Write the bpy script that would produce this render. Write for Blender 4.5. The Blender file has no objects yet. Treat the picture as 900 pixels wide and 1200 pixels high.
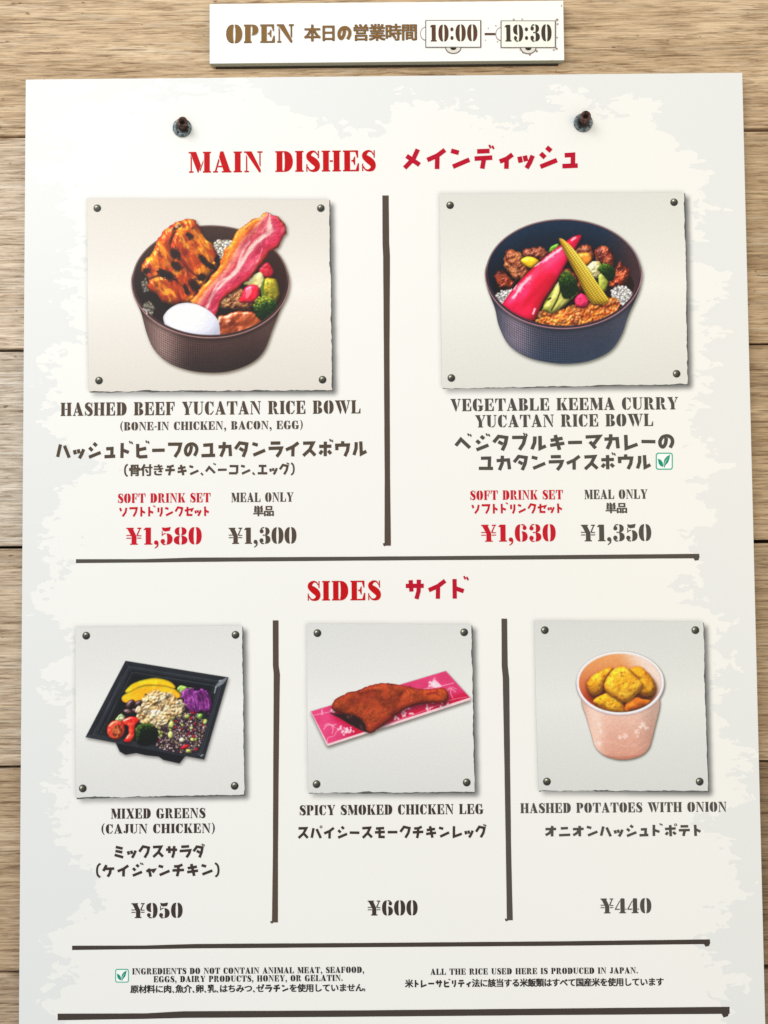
import bpy, bmesh, math, random
import numpy as np
from mathutils import Vector, Matrix
scene = bpy.context.scene
C = scene.collection
# ---------------------------------------------------------------- camera (metres; the board's face is the plane y = 0, its top edge z = ZT)
ZT = 1.80
FPX = 901.0
CAM = (0.29848961, 0.38605617, -0.63112988)          # right, down, towards the wall, from the board's top left corner
def _rot(a, b, c):
    ca, sa, cb, sb, cc, sc = math.cos(a), math.sin(a), math.cos(b), math.sin(b), math.cos(c), math.sin(c)
    return np.array([[cc, -sc, 0], [sc, cc, 0], [0, 0, 1]])@np.array([[cb, 0, sb], [0, 1, 0], [-sb, 0, cb]])@np.array([[1, 0, 0], [0, ca, -sa], [0, sa, ca]])
RC = _rot(-0.03307653, 0.0019846, -0.00839801)
cam_d = bpy.data.cameras.new('camera'); cam = bpy.data.objects.new('camera', cam_d); C.objects.link(cam)
cam_d.sensor_fit = 'VERTICAL'; cam_d.sensor_height = 24.0; cam_d.lens = FPX/1200*24.0
cam_d.clip_start = 0.01; cam_d.clip_end = 50
W3 = lambda v: Vector((v[0], v[2], -v[1]))
ax, ay, az = W3(RC[0]), -W3(RC[1]), -W3(RC[2])
M = Matrix((ax, ay, az)).transposed().to_4x4(); M.translation = Vector((CAM[0], CAM[2], ZT-CAM[1])); cam.matrix_world = M
scene.camera = cam
# ---------------------------------------------------------------- world, lamps, exposure
world = bpy.data.worlds.new('World'); scene.world = world; world.use_nodes = True
bg = world.node_tree.nodes['Background']; bg.inputs[0].default_value = (0.945, 0.985, 1.02, 1); bg.inputs[1].default_value = 0.775
def area(name, loc, target, size, power, col, sizey=None):
    l = bpy.data.lights.new(name, 'AREA'); l.energy = power; l.color = col; l.shape = 'RECTANGLE'; l.size = size; l.size_y = sizey or size
    o = bpy.data.objects.new(name, l); C.objects.link(o); o.location = loc
    o.rotation_euler = (Vector(target)-Vector(loc)).to_track_quat('-Z', 'Y').to_euler(); return o
area('key_light', (-0.50, -0.95, ZT+0.62), (0.22, 0, ZT-0.30), 0.75, 9.0, (1.0, 0.98, 0.945), 0.8)  # unseen soft source added at upper left to give the falloff
area('side_lamp', (1.35, -1.1, ZT-0.25), (0.5, 0, ZT-0.30), 0.5, 3.8, (1.0, 0.70, 0.22))
vs = scene.view_settings; vs.view_transform = 'Standard'; vs.look = 'None'; vs.exposure = 0.0; vs.gamma = 1.0; vs.use_curve_mapping = False
scene.cycles.max_bounces = 4; scene.cycles.transparent_max_bounces = 8; scene.cycles.caustics_reflective = False
# ---------------------------------------------------------------- helpers
def plane(px, py, h=0.0):
    """Point on the plane h metres in front of the board's face whose photograph position is (px, py). Arrays welcome."""
    px = np.asarray(px, float); py = np.asarray(py, float)
    d = np.stack([(px-450)/FPX, (py-600)/FPX, np.ones_like(px)], -1)@RC      # rows of RC are the camera axes
    t = (-h-CAM[2])/d[..., 2]
    return CAM[0]+t*d[..., 0], ZT-(CAM[1]+t*d[..., 1])                       # x, z
def lin(c):
    c = np.asarray(c, float)/255.0
    return np.where(c <= 0.04045, c/12.92, ((np.maximum(c, 0)+0.055)/1.055)**2.4)
def mesh(name, verts, faces, mat=None, parent=None, loc=None, smooth=False):
    me = bpy.data.meshes.new(name); me.from_pydata([tuple(map(float, v)) for v in verts], [], faces); me.update()
    if mat: me.materials.append(mat)
    if smooth: me.polygons.foreach_set('use_smooth', [True]*len(me.polygons))
    o = bpy.data.objects.new(name, me); C.objects.link(o)
    if loc is not None: o.location = loc
    if parent: o.parent = parent
    return o
def bm_obj(name, bm, mat, parent=None, loc=None, smooth=False):
    me = bpy.data.meshes.new(name); bm.to_mesh(me); bm.free(); me.materials.append(mat)
    if smooth: me.polygons.foreach_set('use_smooth', [True]*len(me.polygons))
    o = bpy.data.objects.new(name, me); C.objects.link(o)
    if loc is not None: o.location = loc
    if parent: o.parent = parent
    return o
def box_bm(x0, x1, y0, y1, z0, z1, bev=0.0, seg=1, jit=None):
    bm = bmesh.new(); bmesh.ops.create_cube(bm, size=1.0)
    for v in bm.verts: v.co = Vector(((x0+x1)/2+v.co.x*(x1-x0), (y0+y1)/2+v.co.y*(y1-y0), (z0+z1)/2+v.co.z*(z1-z0)))
    if bev: bmesh.ops.bevel(bm, geom=list(bm.edges), offset=bev, segments=seg, affect='EDGES', profile=0.6)
    return bm
def tag(o, label=None, cat=None, group=None, kind=None):
    if label: o['label'] = label
    if cat: o['category'] = cat
    if group: o['group'] = group
    if kind: o['kind'] = kind
    return o
def empty(name, loc):
    o = bpy.data.objects.new(name, None); C.objects.link(o); o.location = loc; o.empty_display_size = 0.02; return o
# ---------------------------------------------------------------- materials
def nmat(name):
    m = bpy.data.materials.new(name); m.use_nodes = True; nt = m.node_tree
    b = nt.nodes['Principled BSDF']; return m, nt, b
def N(nt, t, **k):
    n = nt.nodes.new(t)
    for a, v in k.items():
        if a == 'inp':
            for i, x in v.items(): n.inputs[i].default_value = x
        else: setattr(n, a, v)
    return n
def math_n(nt, op, a, b=None, c=None, clamp=False):
    n = nt.nodes.new('ShaderNodeMath'); n.operation = op; n.use_clamp = clamp
    for i, v in enumerate((a, b, c)):
        if v is None: continue
        if isinstance(v, (int, float)): n.inputs[i].default_value = v
        else: nt.links.new(v, n.inputs[i])
    return n.outputs[0]
def ink(name, rgb, rough=0.5, var=0.10, spec=0.15):
    """Flat printed ink: a little unevenness of tone, same satin film as the board."""
    m, nt, b = nmat(name)
    tc = N(nt, 'ShaderNodeTexCoord'); nz = N(nt, 'ShaderNodeTexNoise', inp={'Scale': 900.0, 'Detail': 3.0})
    nt.links.new(tc.outputs['Object'], nz.inputs['Vector'])
    mx = N(nt, 'ShaderNodeMix', data_type='RGBA'); l = lin(rgb)
    mx.inputs[6].default_value = (*(l*(1-var)), 1); mx.inputs[7].default_value = (*(l*(1+var)+0.004), 1)
    nt.links.new(nz.outputs['Fac'], mx.inputs[0]); nt.links.new(mx.outputs[2], b.inputs['Base Color'])
    b.inputs['Roughness'].default_value = rough; b.inputs['Specular IOR Level'].default_value = spec
    return m
def picture_material(name):
    m, nt, b = nmat(name)
    at = N(nt, 'ShaderNodeVertexColor', layer_name='print')
    tc = N(nt, 'ShaderNodeTexCoord'); nz = N(nt, 'ShaderNodeTexNoise', inp={'Scale': 1500.0, 'Detail': 2.0}); nt.links.new(tc.outputs['Object'], nz.inputs['Vector'])
    mr = N(nt, 'ShaderNodeMapRange', inp={1: .3, 2: .7, 3: .93, 4: 1.07}); nt.links.new(nz.outputs['Fac'], mr.inputs[0])
    vm = N(nt, 'ShaderNodeVectorMath', operation='SCALE'); nt.links.new(at.outputs['Color'], vm.inputs[0]); nt.links.new(mr.outputs[0], vm.inputs['Scale'])
    nt.links.new(vm.outputs[0], b.inputs['Base Color']); nt.links.new(at.outputs['Alpha'], b.inputs['Alpha'])
    b.inputs['Roughness'].default_value = 0.42; b.inputs['Specular IOR Level'].default_value = 0.3
    return m
# ---------------------------------------------------------------- numpy painter for the printed dish pictures
def _blur1(a, r, ax):
    if r < 1: return a
    k = 2*r+1
    pad = [(0,0)]*a.ndim; pad[ax] = (r+1, r)
    c = np.cumsum(np.pad(a, pad, mode='edge'), axis=ax)
    n = a.shape[ax]
    return (np.take(c, np.arange(k, k+n), axis=ax) - np.take(c, np.arange(0, n), axis=ax))/k
def blur(a, r):
    r = int(round(r))
    if r < 1: return a
    r1 = max(1, int(round(r*0.6)))
    for _ in range(3):
        a = _blur1(_blur1(a, r1, 0), r1, 1)
    return a
def cr(pts, n=6, closed=True):
    P = np.array(pts, float); m = len(P); out = []
    rng = range(m if closed else m-1)
    for i in rng:
        if closed: p0, p1, p2, p3 = P[i-1], P[i], P[(i+1) % m], P[(i+2) % m]
        else: p0, p1, p2, p3 = P[max(i-1, 0)], P[i], P[i+1], P[min(i+2, m-1)]
        for t in np.arange(n)/n:
            out.append(0.5*((2*p1)+(-p0+p2)*t+(2*p0-5*p1+4*p2-p3)*t*t+(-p0+3*p1-3*p2+p3)*t**3))
    if not closed: out.append(P[-1])
    return np.array(out)
def sst(a, b, x):
    t = np.clip((x-a)/(b-a), 0, 1); return t*t*(3-2*t)
def mixc(a, b, t):
    a = np.asarray(a, float); b = np.asarray(b, float)
    return a+(b-a)*t[..., None]
class Cv:
    def __init__(s, px, py, w, h, k, S, ox=0., oy=0.):
        # px, py: origin on the print (photo px); w, h its size; k: drawing units per px; S: samples per px
        s.px, s.py, s.k, s.S = px, py, k, S
        s.W, s.H = int(w*S)+1, int(h*S)+1
        s.u = k/S                                   # drawing units per sample
        s.ox, s.oy = ox, oy
        s.X, s.Y = np.meshgrid(np.arange(s.W)*s.u+ox, np.arange(s.H)*s.u+oy)
        s.rgb = np.zeros((s.H, s.W, 3)); s.a = np.zeros((s.H, s.W)); s.lab = np.zeros((s.H, s.W), int); s.names = ['']
        s.clip = None
    def noise(s, scale, seed=0, oct=3, ang=0.0, st=1.0, gain=0.5):
        r = np.random.RandomState(seed+7)
        ca, sa = math.cos(math.radians(ang)), math.sin(math.radians(ang))
        U = (s.X*ca+s.Y*sa)/st; V = (-s.X*sa+s.Y*ca)
        out = np.zeros_like(s.X); amp = 1; tot = 0
        for o in range(oct):
            g = r.rand(64, 64)
            u = U/scale+r.rand()*60; v = V/scale+r.rand()*60
            iu = np.floor(u).astype(int); iv = np.floor(v).astype(int); fu = u-iu; fv = v-iv
            fu = fu*fu*(3-2*fu); fv = fv*fv*(3-2*fv)
            G = lambda a, b: g[b % 64, a % 64]
            out += amp*((G(iu, iv)*(1-fu)+G(iu+1, iv)*fu)*(1-fv)+(G(iu, iv+1)*(1-fu)+G(iu+1, iv+1)*fu)*fv)
            tot += amp; amp *= gain; scale = scale/2.03
        return out/tot
    def cells(s, n, seed, mask=None, scale=30.):
        # worley: nearest distance, id random value, second-first
        r = np.random.RandomState(seed)
        nx = int(s.X.max()/scale)+3; ny = int(s.Y.max()/scale)+3
        jx = r.rand(ny, nx); jy = r.rand(ny, nx); val = r.rand(ny, nx)
        cx = np.floor(s.X/scale).astype(int); cy = np.floor(s.Y/scale).astype(int)
        d1 = np.full(s.X.shape, 1e9); d2 = d1.copy(); v1 = np.zeros_like(d1)
        for dy in (-1, 0, 1):
            for dx in (-1, 0, 1):
                a = np.clip(cx+dx+1, 0, nx-1); b = np.clip(cy+dy+1, 0, ny-1)
                qx = (a-1+jx[b, a])*scale; qy = (b-1+jy[b, a])*scale
                d = np.hypot(s.X-qx, s.Y-qy); nw = d < d1
                d2 = np.where(nw, d1, np.minimum(d2, d)); v1 = np.where(nw, val[b, a], v1); d1 = np.where(nw, d, d1)
        return d1/scale, v1, (d2-d1)/scale
    def poly(s, pts, n=5, soft=1, smooth=True):
        P = cr(pts, n) if smooth else np.array(pts, float)
        x0, y0 = P.min(0)-2*s.u; x1, y1 = P.max(0)+2*s.u
        i0, i1 = max(0, int((y0-s.oy)/s.u)), min(s.H, int((y1-s.oy)/s.u)+2); j0, j1 = max(0, int((x0-s.ox)/s.u)), min(s.W, int((x1-s.ox)/s.u)+2)
        m = np.zeros((s.H, s.W))
        if i1 <= i0 or j1 <= j0: return m
        acc = np.zeros((i1-i0, j1-j0)); X = s.X[i0:i1, j0:j1]; Y = s.Y[i0:i1, j0:j1]
        for ox, oy in ((-.25, -.25), (.25, -.25), (-.25, .25), (.25, .25)):
            xx = X+ox*s.u; yy = Y+oy*s.u; ins = np.zeros(X.shape, bool)
            for a, b in zip(P, np.roll(P, -1, 0)):
                if a[1] == b[1]: continue
                c = ((a[1] > yy) != (b[1] > yy)) & (xx < (b[0]-a[0])*(yy-a[1])/(b[1]-a[1])+a[0]); ins ^= c
            acc += ins
        m[i0:i1, j0:j1] = acc/4
        return m
    def ell(s, cx, cy, rx, ry, rot=0):
        c, q = math.cos(math.radians(rot)), math.sin(math.radians(rot))
        U = (s.X-cx)*c+(s.Y-cy)*q; V = -(s.X-cx)*q+(s.Y-cy)*c
        d = np.sqrt((U/rx)**2+(V/ry)**2)
        return np.clip(0.5+(1-d)*min(rx, ry)/s.u, 0, 1)
    def ring(s, cx, cy, rx, ry, w, y0=-1e9, y1=1e9):
        d = np.sqrt(((s.X-cx)/rx)**2+((s.Y-cy)/ry)**2)
        loc = np.hypot((s.X-cx)/rx, (s.Y-cy)/ry)
        g = np.sqrt(((s.X-cx)/rx**2)**2+((s.Y-cy)/ry**2)**2)/np.maximum(loc, 1e-6)
        dist = (d-1)/np.maximum(g, 1e-9)
        return np.clip(0.5+(w/2-np.abs(dist))/s.u, 0, 1)*((s.Y > y0) & (s.Y < y1)), dist
    def dl(s, pts, closed=False):
        P = np.array(pts, float); d = np.full(s.X.shape, 1e9)
        for a, b in zip(P[:-1], P[1:]):
            ab = b-a; t = np.clip(((s.X-a[0])*ab[0]+(s.Y-a[1])*ab[1])/(ab@ab+1e-9), 0, 1)
            d = np.minimum(d, np.hypot(s.X-a[0]-t*ab[0], s.Y-a[1]-t*ab[1]))
        return d
    def line(s, pts, w, smooth=True):
        P = cr(pts, 5, False) if smooth and len(pts) > 2 else pts
        return np.clip(0.5+(w/2-s.dl(P))/s.u, 0, 1)
    def rpoly(s, pts, amp, sc, seed):
        sx, sy = s.X, s.Y; s.X = sx+(s.noise(sc, seed+21, 3)-.5)*amp*2; s.Y = sy+(s.noise(sc, seed+22, 3)-.5)*amp*2
        m = s.poly(pts); s.X, s.Y = sx, sy; return m
    def inflate(s, m, r):
        h = np.zeros_like(m)
        for f, wgt in ((1, .5), (.5, .3), (.25, .2)):
            b = blur(m, r*f/s.u); h += wgt*np.clip(b*2-1, 0, 1)
        return np.sqrt(np.clip(h, 0, 1))*r
    def light(s, h, L=(-.45, -.65, .62), amt=1.0, spec=0., sh=20):
        gy, gx = np.gradient(h, s.u); n = np.stack([-gx*amt, -gy*amt, np.ones_like(h)], -1)
        n /= np.linalg.norm(n, axis=-1, keepdims=True)
        L = np.array(L, float); L /= np.linalg.norm(L)
        d = np.clip(n@L, 0, 1)
        Hh = L+np.array([0, 0, 1]); Hh /= np.linalg.norm(Hh)
        return d, spec*np.clip(n@Hh, 0, 1)**sh
    def shadow(s, m, dx=3, dy=5, r=8, amt=.5, over=True):
        q = blur(np.roll(np.roll(m, int(dy/s.u), 0), int(dx/s.u), 1), r/s.u)
        s.rgb *= (1-amt*q)[..., None]
    def put(s, m, col, name=None, add=True, clip=True):
        if clip and s.clip is not None: m = m*s.clip
        if name is None: m = m*s.a
        col = np.asarray(col, float)
        if col.ndim == 1: col = np.broadcast_to(col, s.rgb.shape)
        a0 = s.a; na = a0+m*(1-a0)
        if add:
            s.rgb = (s.rgb*(a0*(1-m))[..., None]+np.clip(col, 0, 255)*m[..., None])/np.maximum(na, 1e-4)[..., None]; s.a = na
        else: s.rgb = s.rgb*(1-m[..., None])+np.clip(col, 0, 255)*m[..., None]
        if name:
            if name not in s.names: s.names.append(name)
            s.lab[m > .5] = s.names.index(name)
        return m
    def lump(s, pts, cols, name, r=30, bump=3, bs=14, seed=1, spec=0, sh=20, amt=1., shadow=.5, smooth=True, var=18, amb=.45, ang=0, st=1., L=(-.45, -.65, .62), mask=None, rag=None):
        if mask is None:
            rag = bump*.9 if rag is None else rag; sx, sy = s.X, s.Y
            s.X = sx+(s.noise(16, seed+21, 3)-.5)*rag*4; s.Y = sy+(s.noise(16, seed+22, 3)-.5)*rag*4
            m = s.poly(pts, smooth=smooth); s.X, s.Y = sx, sy
        else: m = mask
        if shadow: s.shadow(m*(s.clip if s.clip is not None else 1), 2, 5, 9, shadow)
        h = s.inflate(m, r)+bump*(s.noise(bs, seed, 3, ang, st)-.5)*2
        d, sp = s.light(h, L, amt, spec, sh)
        n1 = s.noise(bs*2.2, seed+5, 3, ang, st)
        c = mixc(cols[0], cols[1], sst(.3, .7, n1))
        if len(cols) > 2: c = mixc(c, cols[2], sst(.5, .75, s.noise(bs*1.6, seed+9, 3, ang, st))[:, :])*1.0
        c = c+(s.noise(bs*.5, seed+3, 2)-.5)[..., None]*var*2
        c = c*(amb+(1.35-amb)*d)[..., None]+sp[..., None]*255
        s.put(m, c, name); return m, h, d
    def grains(s, m, n, size, cols, name, seed=0, asp=1.8, amb=.55, sh=True):
        r = np.random.RandomState(seed); ys, xs = np.where(m > .5)
        if len(ys) == 0: return
        for i in range(n):
            q = r.randint(len(ys)); cx = s.X[0, xs[q]]; cy = s.Y[ys[q], 0]
            z = size*(.75+.5*r.rand()); R = int(z*asp/s.u)+3
            i0, i1 = max(0, ys[q]-R), min(s.H, ys[q]+R); j0, j1 = max(0, xs[q]-R), min(s.W, xs[q]+R)
            X = s.X[i0:i1, j0:j1]; Y = s.Y[i0:i1, j0:j1]; an = r.rand()*math.pi; c, t = math.cos(an), math.sin(an)
            U = ((X-cx)*c+(Y-cy)*t)/(z*asp/1.35); V = (-(X-cx)*t+(Y-cy)*c)/(z/1.35)
            d = np.sqrt(U*U+V*V); mk = np.clip(.5+(1-d)*z/s.u/1.5, 0, 1)
            if sh:
                mk2 = np.clip(.5+(1.25-d)*z/s.u/1.5, 0, 1)*.45
                if s.clip is not None: mk2 = mk2*s.clip[i0:i1, j0:j1]
                s.rgb[i0:i1, j0:j1] *= (1-mk2)[..., None]
            if s.clip is not None: mk = mk*s.clip[i0:i1, j0:j1]
            col = np.array(cols[r.randint(len(cols))], float)*(.85+.3*r.rand())
            f = amb+(1.25-amb)*np.clip(1-d*.75-.35*((X-cx)*.4+(Y-cy)*.8)/z, 0, 1)
            s.rgb[i0:i1, j0:j1] = s.rgb[i0:i1, j0:j1]*(1-mk[..., None])+np.clip(col*f[..., None], 0, 255)*mk[..., None]
            s.a[i0:i1, j0:j1] = np.maximum(s.a[i0:i1, j0:j1], mk)
            if name:
                if name not in s.names: s.names.append(name)
                s.lab[i0:i1, j0:j1][mk > .5] = s.names.index(name)
    def crumple(s, m, scale, seed, cols, name, dark=.42):
        # crumbled food: uneven clods with dark creases and soft tops
        sx, sy = s.X.copy(), s.Y.copy()
        wx = (s.noise(scale*1.6, seed+1, 2)-.5)*scale*2.2; wy = (s.noise(scale*1.6, seed+2, 2)-.5)*scale*2.2
        s.X = sx+wx; s.Y = sy+wy
        d1, v1, e = s.cells(0, seed, None, scale)
        s.X, s.Y = sx, sy
        h = scale*.55*np.sqrt(np.clip(e*1.6, 0, 1))+scale*.5*s.noise(scale*2.5, seed+3, 2)+1.6*s.noise(scale*.35, seed+4, 2)
        d, sp = s.light(blur(h, 1), (-.4, -.7, .65), 1., .35, 16)
        C = np.array(cols, float); col = C[np.clip((v1*len(C)).astype(int), 0, len(C)-1)]
        col = np.stack([blur(col[..., i], 1) for i in range(3)], -1)
        f = (dark+(1.3-dark)*d)*(.74+.26*sst(0, .35, e))*(.80+.40*s.noise(scale*2.2, seed+8, 2))*(1-.4*sst(.6,.75,s.noise(scale*1.1, seed+12, 2)))
        s.put(m, col*f[..., None]+sp[..., None]*200, name)
    def broccoli(s, pts, seed=0, name='broccoli', dark=(22, 52, 18), mid=(60, 105, 30), lime=(190, 200, 60), lx=0, ly=-20, size=5):
        m = s.poly(pts); s.shadow(m*(s.clip if s.clip is not None else 1), 2, 5, 9, .5)
        P = np.array(pts, float); c0 = P.mean(0); R = (P.max(0)-P.min(0)).mean()/2
        s.put(m*(s.noise(10, seed, 2) > .12), dark, name)
        r = np.random.RandomState(seed); ys, xs = np.where(m > .5); area = len(ys)*s.u**2
        n = int(area/(size*size)*1.3); q = r.randint(len(ys), size=n)
        for i in q[np.argsort(-r.rand(n))]:
            cx, cy = s.X[0, xs[i]], s.Y[ys[i], 0]
            b = np.clip(.5-((cx-c0[0]-lx)*.25+(cy-c0[1]-ly)*.75)/R+(r.rand()-.5)*.5, 0, 1)
            col = np.array(dark)*(1-b)+np.array(mid)*b if b < .6 else np.array(mid)*(1-(b-.6)/.4)+np.array(lime)*(b-.6)/.4
            z = size*(.6+.6*r.rand()); k = int(z/s.u)+2
            i0, i1 = max(0, ys[i]-k), min(s.H, ys[i]+k); j0, j1 = max(0, xs[i]-k), min(s.W, xs[i]+k)
            d = np.hypot(s.X[i0:i1, j0:j1]-cx, s.Y[i0:i1, j0:j1]-cy)/z; mk = np.clip(.5+(1-d)*z/s.u, 0, 1)
            if s.clip is not None: mk = mk*s.clip[i0:i1, j0:j1]
            f = 1.15-.6*d+.35*(cy-s.Y[i0:i1, j0:j1])/z
            s.rgb[i0:i1, j0:j1] = s.rgb[i0:i1, j0:j1]*(1-mk[..., None])+np.clip(col*f[..., None], 0, 255)*mk[..., None]
            s.a[i0:i1, j0:j1] = np.maximum(s.a[i0:i1, j0:j1], mk); s.lab[i0:i1, j0:j1][mk > .5] = s.names.index(name)
    def veil(s, mask, r, dx, dy, col, amt):
        # soft printed drop shadow around the cut-out food
        q = blur(np.roll(np.roll(mask, int(round(dy/s.u)), 0), int(round(dx/s.u)), 1), r/s.u)*amt
        out = s.a; al = out+(1-out)*q
        s.rgb = (s.rgb*out[..., None]+np.array(col, float)*((1-out)*q)[..., None])/np.maximum(al, 1e-4)[..., None]
        s.core = out.copy(); s.a = al
def bowl(c, cx, cy, rx, ry, body, cb, cl, cbot, cin_t, cin_b, cin_r, rimd, riml, wx, seed):
    m = c.poly(body)
    t = (c.X-cx)/rx; ring_y = cy+ry*np.sqrt(np.clip(1-t*t*.96, 0, 1))
    dv = c.Y-ring_y                                  # depth below the rim
    ph = np.arcsin(np.clip(t*1.0, -1, 1))
    per = wx*1.3
    wv = .5*np.cos(ph*rx/per*6.283)+.5*np.cos(dv/per*6.283)
    col = mixc(cb, cbot, sst(20, 190, dv)*.8)
    hl = np.exp(-((t+.62)/.22)**2)
    col = mixc(col, cl, np.clip(hl*.75*(1-sst(120, 220, dv)*.5)+.12*np.exp(-((t-.75)/.15)**2), 0, 1))
    band = sst(18, 30, dv)
    col = col*(1+.42*wv*band*(.35+.9*np.exp(-((t+.5)/.45)**2))+.10*(c.noise(8, seed, 2)-.5))[..., None]
    col = col*(1-.30*sst(.78, 1.0, np.abs(t)))[..., None]
    col = col*(1-.25*np.exp(-((dv-14)/9.)**2))[..., None]
    c.put(m, col, 'printed_bowl')
    e = c.ell(cx, cy, rx, ry); c.put(e, rimd, 'printed_bowl')
    ei = c.ell(cx, cy+2, rx-9, ry-8)
    ci = mixc(cin_t, cin_b, sst(cy-ry*.9, cy+ry*.4, c.Y)); ci = mixc(ci, cin_r, sst(.45, .95, t)*.7)
    ci = ci*(1+.12*(c.noise(14, seed+2, 3)-.5))[..., None]*(.9+.25*sst(.6, 1, np.sqrt(((c.X-cx)/rx)**2+((c.Y-cy)/ry)**2)))[..., None]
    c.put(ei, ci, 'printed_bowl')
    rg, _ = c.ring(cx, cy, rx-3, ry-3, 4, y1=cy+20)
    c.put(rg, np.array(riml)*.9, None)
def frontrim(c, cx, cy, rx, ry, rimd, riml):
    c.clip = None
    for (dr, w, col, al) in ((-4, 15, rimd, 1), (3, 5, riml, 1), (-9, 3, tuple(.6*np.array(riml)), .7)):
        rg, _ = c.ring(cx, cy, rx+dr, ry+dr, w, y0=cy-60)
        fade = sst(cy-60, cy+30, c.Y)
        var = .7+.45*c.noise(60, 5, 2)
        m = rg*fade*al*(var if al < 1 else 1)
        c.put(m, col, 'printed_bowl', clip=False)

def dish_beef(S):
    c = Cv(148, 240, 204, 202, 4.5, S, -9.)
    cx, cy, rx, ry = 434, 403, 412, 295
    body = [(26, 440), (70, 570), (100, 680), (140, 765), (215, 832), (320, 872), (430, 885), (540, 876), (650, 834), (718, 768), (760, 660), (795, 570), (842, 440), (700, 420), (430, 400), (160, 420)]
    bowl(c, cx, cy, rx, ry, body, (76, 54, 50), (164, 134, 128), (44, 35, 35), (62, 42, 36), (30, 17, 13), (56, 32, 28), (58, 38, 36), (190, 150, 145), 9.5, 3)
    inside = c.ell(cx, cy+2, rx-10, ry-9); c.clip = np.where(c.Y > cy, inside, 1)
    # rice
    for q_, (P, n, tone) in enumerate((([(450, 200), (500, 185), (545, 190), (540, 250), (500, 285), (465, 260)], 70, 1), ([(70, 420), (95, 390), (110, 440), (90, 460)], 16, .55), ([(80, 525), (120, 512), (135, 560), (110, 580)], 22, .6))):
        m = c.poly(P); c.put(m, np.array((158, 142, 118))*tone, 'rice#%d' % q_); c.grains(m, n, 7, [np.array(v)*tone for v in ((240, 230, 208), (222, 208, 182), (250, 244, 230))], 'rice#%d' % q_, 3, amb=.7)
    # hash sauce
    m, h, d = c.lump([(470, 600), (520, 578), (600, 562), (690, 578), (712, 620), (640, 670), (500, 700), (462, 690)], [(162, 70, 32), (190, 92, 46), (128, 50, 22)], 'hashed_beef', 14, 7, 60, 4, 1.0, 30, rag=3, var=8)
    m, h, d = c.lump([(485, 500), (520, 470), (560, 452), (610, 448), (655, 520), (622, 556), (540, 548), (490, 545)], [(150, 92, 50), (196, 140, 88), (84, 40, 22)], 'hashed_beef', 22, 6, 15, 9, .35, 20)
    # vegetables
    c.lump([(690, 340), (735, 305), (770, 352), (748, 388), (704, 375)], [(176, 18, 40), (205, 40, 62)], 'red_pepper#1', 16, 1, 14, 2, .4, 25)
    c.lump([(612, 412), (690, 355), (722, 388), (716, 432), (686, 452), (640, 432)], [(206, 190, 110), (224, 212, 150)], 'squash#1', 20, 1.5, 14, 3, .25, 20)
    c.lump([(703, 450), (712, 405), (735, 386), (782, 398), (800, 470), (782, 512), (735, 505)], [(176, 152, 30), (150, 140, 34), (112, 110, 20)], 'squash#2', 25, 2, 14, 4, .25, 20)
    m = c.poly([(700, 448), (712, 402), (722, 398), (716, 450), (722, 495), (708, 490)]); c.put(m, (96, 118, 26), None)
    c.lump([(588, 512), (602, 470), (618, 436), (660, 420), (692, 440), (688, 496), (652, 516)], [(226, 16, 48), (240, 40, 70)], 'red_pepper#2', 22, 1, 14, 7, .8, 40)
    c.put(c.poly([(625, 455), (650, 440), (648, 470), (622, 495)])*.55, (255, 190, 200), None)
    c.broccoli([(662, 545), (680, 500), (715, 482), (760, 500), (782, 535), (768, 578), (715, 608), (675, 580)], 5, lx=8, ly=-8, size=7)
    # chicken
    P = [(285, 80), (345, 74), (372, 105), (400, 165), (440, 205), (482, 278), (472, 325), (430, 372), (375, 470), (328, 520), (240, 528), (185, 515), (150, 478), (104, 436), (108, 392), (72, 348), (78, 305), (130, 248), (152, 190), (200, 130), (245, 96)]
    m = c.rpoly(P, 9, 22, 4); c.shadow(m*c.clip, 4, 8, 14, .6)
    h = c.inflate(m, 34)
    rid = c.noise(40, 21, 3, 62, 3.2); fine = c.noise(10, 22, 3, 62, 2.2)
    h = h+20*rid+3.6*fine
    # drumstick fold lines
    for L_ in ([(110, 400), (170, 380), (240, 400), (330, 480)], [(250, 150), (230, 230), (300, 330), (380, 400)], [(345, 130), (400, 200), (450, 300)]):
        h = h-9*np.exp(-(c.dl(cr(L_, 5, False))/9)**2)
    d, sp = c.light(h, (-.5, -.7, .6), 1.15, .8, 34)
    n = c.noise(48, 31, 3, 60, 1.8)
    col = mixc((192, 68, 12), (242, 140, 26), sst(.35, .62, n)); col = mixc(col, (255, 186, 54), sst(.6, .8, c.noise(30, 33, 3, 60, 1.6))*.8)
    col = mixc(col, (206, 92, 66), sst(.45, .75, c.noise(55, 35, 2))*sst(230, 60, c.X)*.9)
    col = mixc(col, (120, 26, 12), sst(.54, .72, c.noise(30, 36, 3, 62, 2.4))*.6)
    edge = 1-sst(0, 26, c.inflate(m, 30)*1.0); col = mixc(col, (112, 30, 10), edge*.55)
    rough = (c.noise(9, 41, 3)-.5)*1.3
    for (x, y, a, b, rot) in ((325, 165, 24, 13, 40), (250, 258, 32, 22, 60), (256, 325, 32, 20, 35), (205, 372, 46, 22, 28), (352, 425, 34, 24, 60), (398, 290, 34, 14, 45), (432, 322, 30, 14, 30), (388, 382, 20, 22, 60), (308, 450, 28, 14, 70), (98, 348, 18, 14, 0), (258, 118, 26, 10, -30), (470, 285, 14, 20, 0), (180, 350, 20, 10, 30)):
        t_, q_ = math.cos(math.radians(rot)), math.sin(math.radians(rot))
        U = ((c.X-x)*t_+(c.Y-y)*q_)/a; V = (-(c.X-x)*q_+(c.Y-y)*t_)/b
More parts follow.
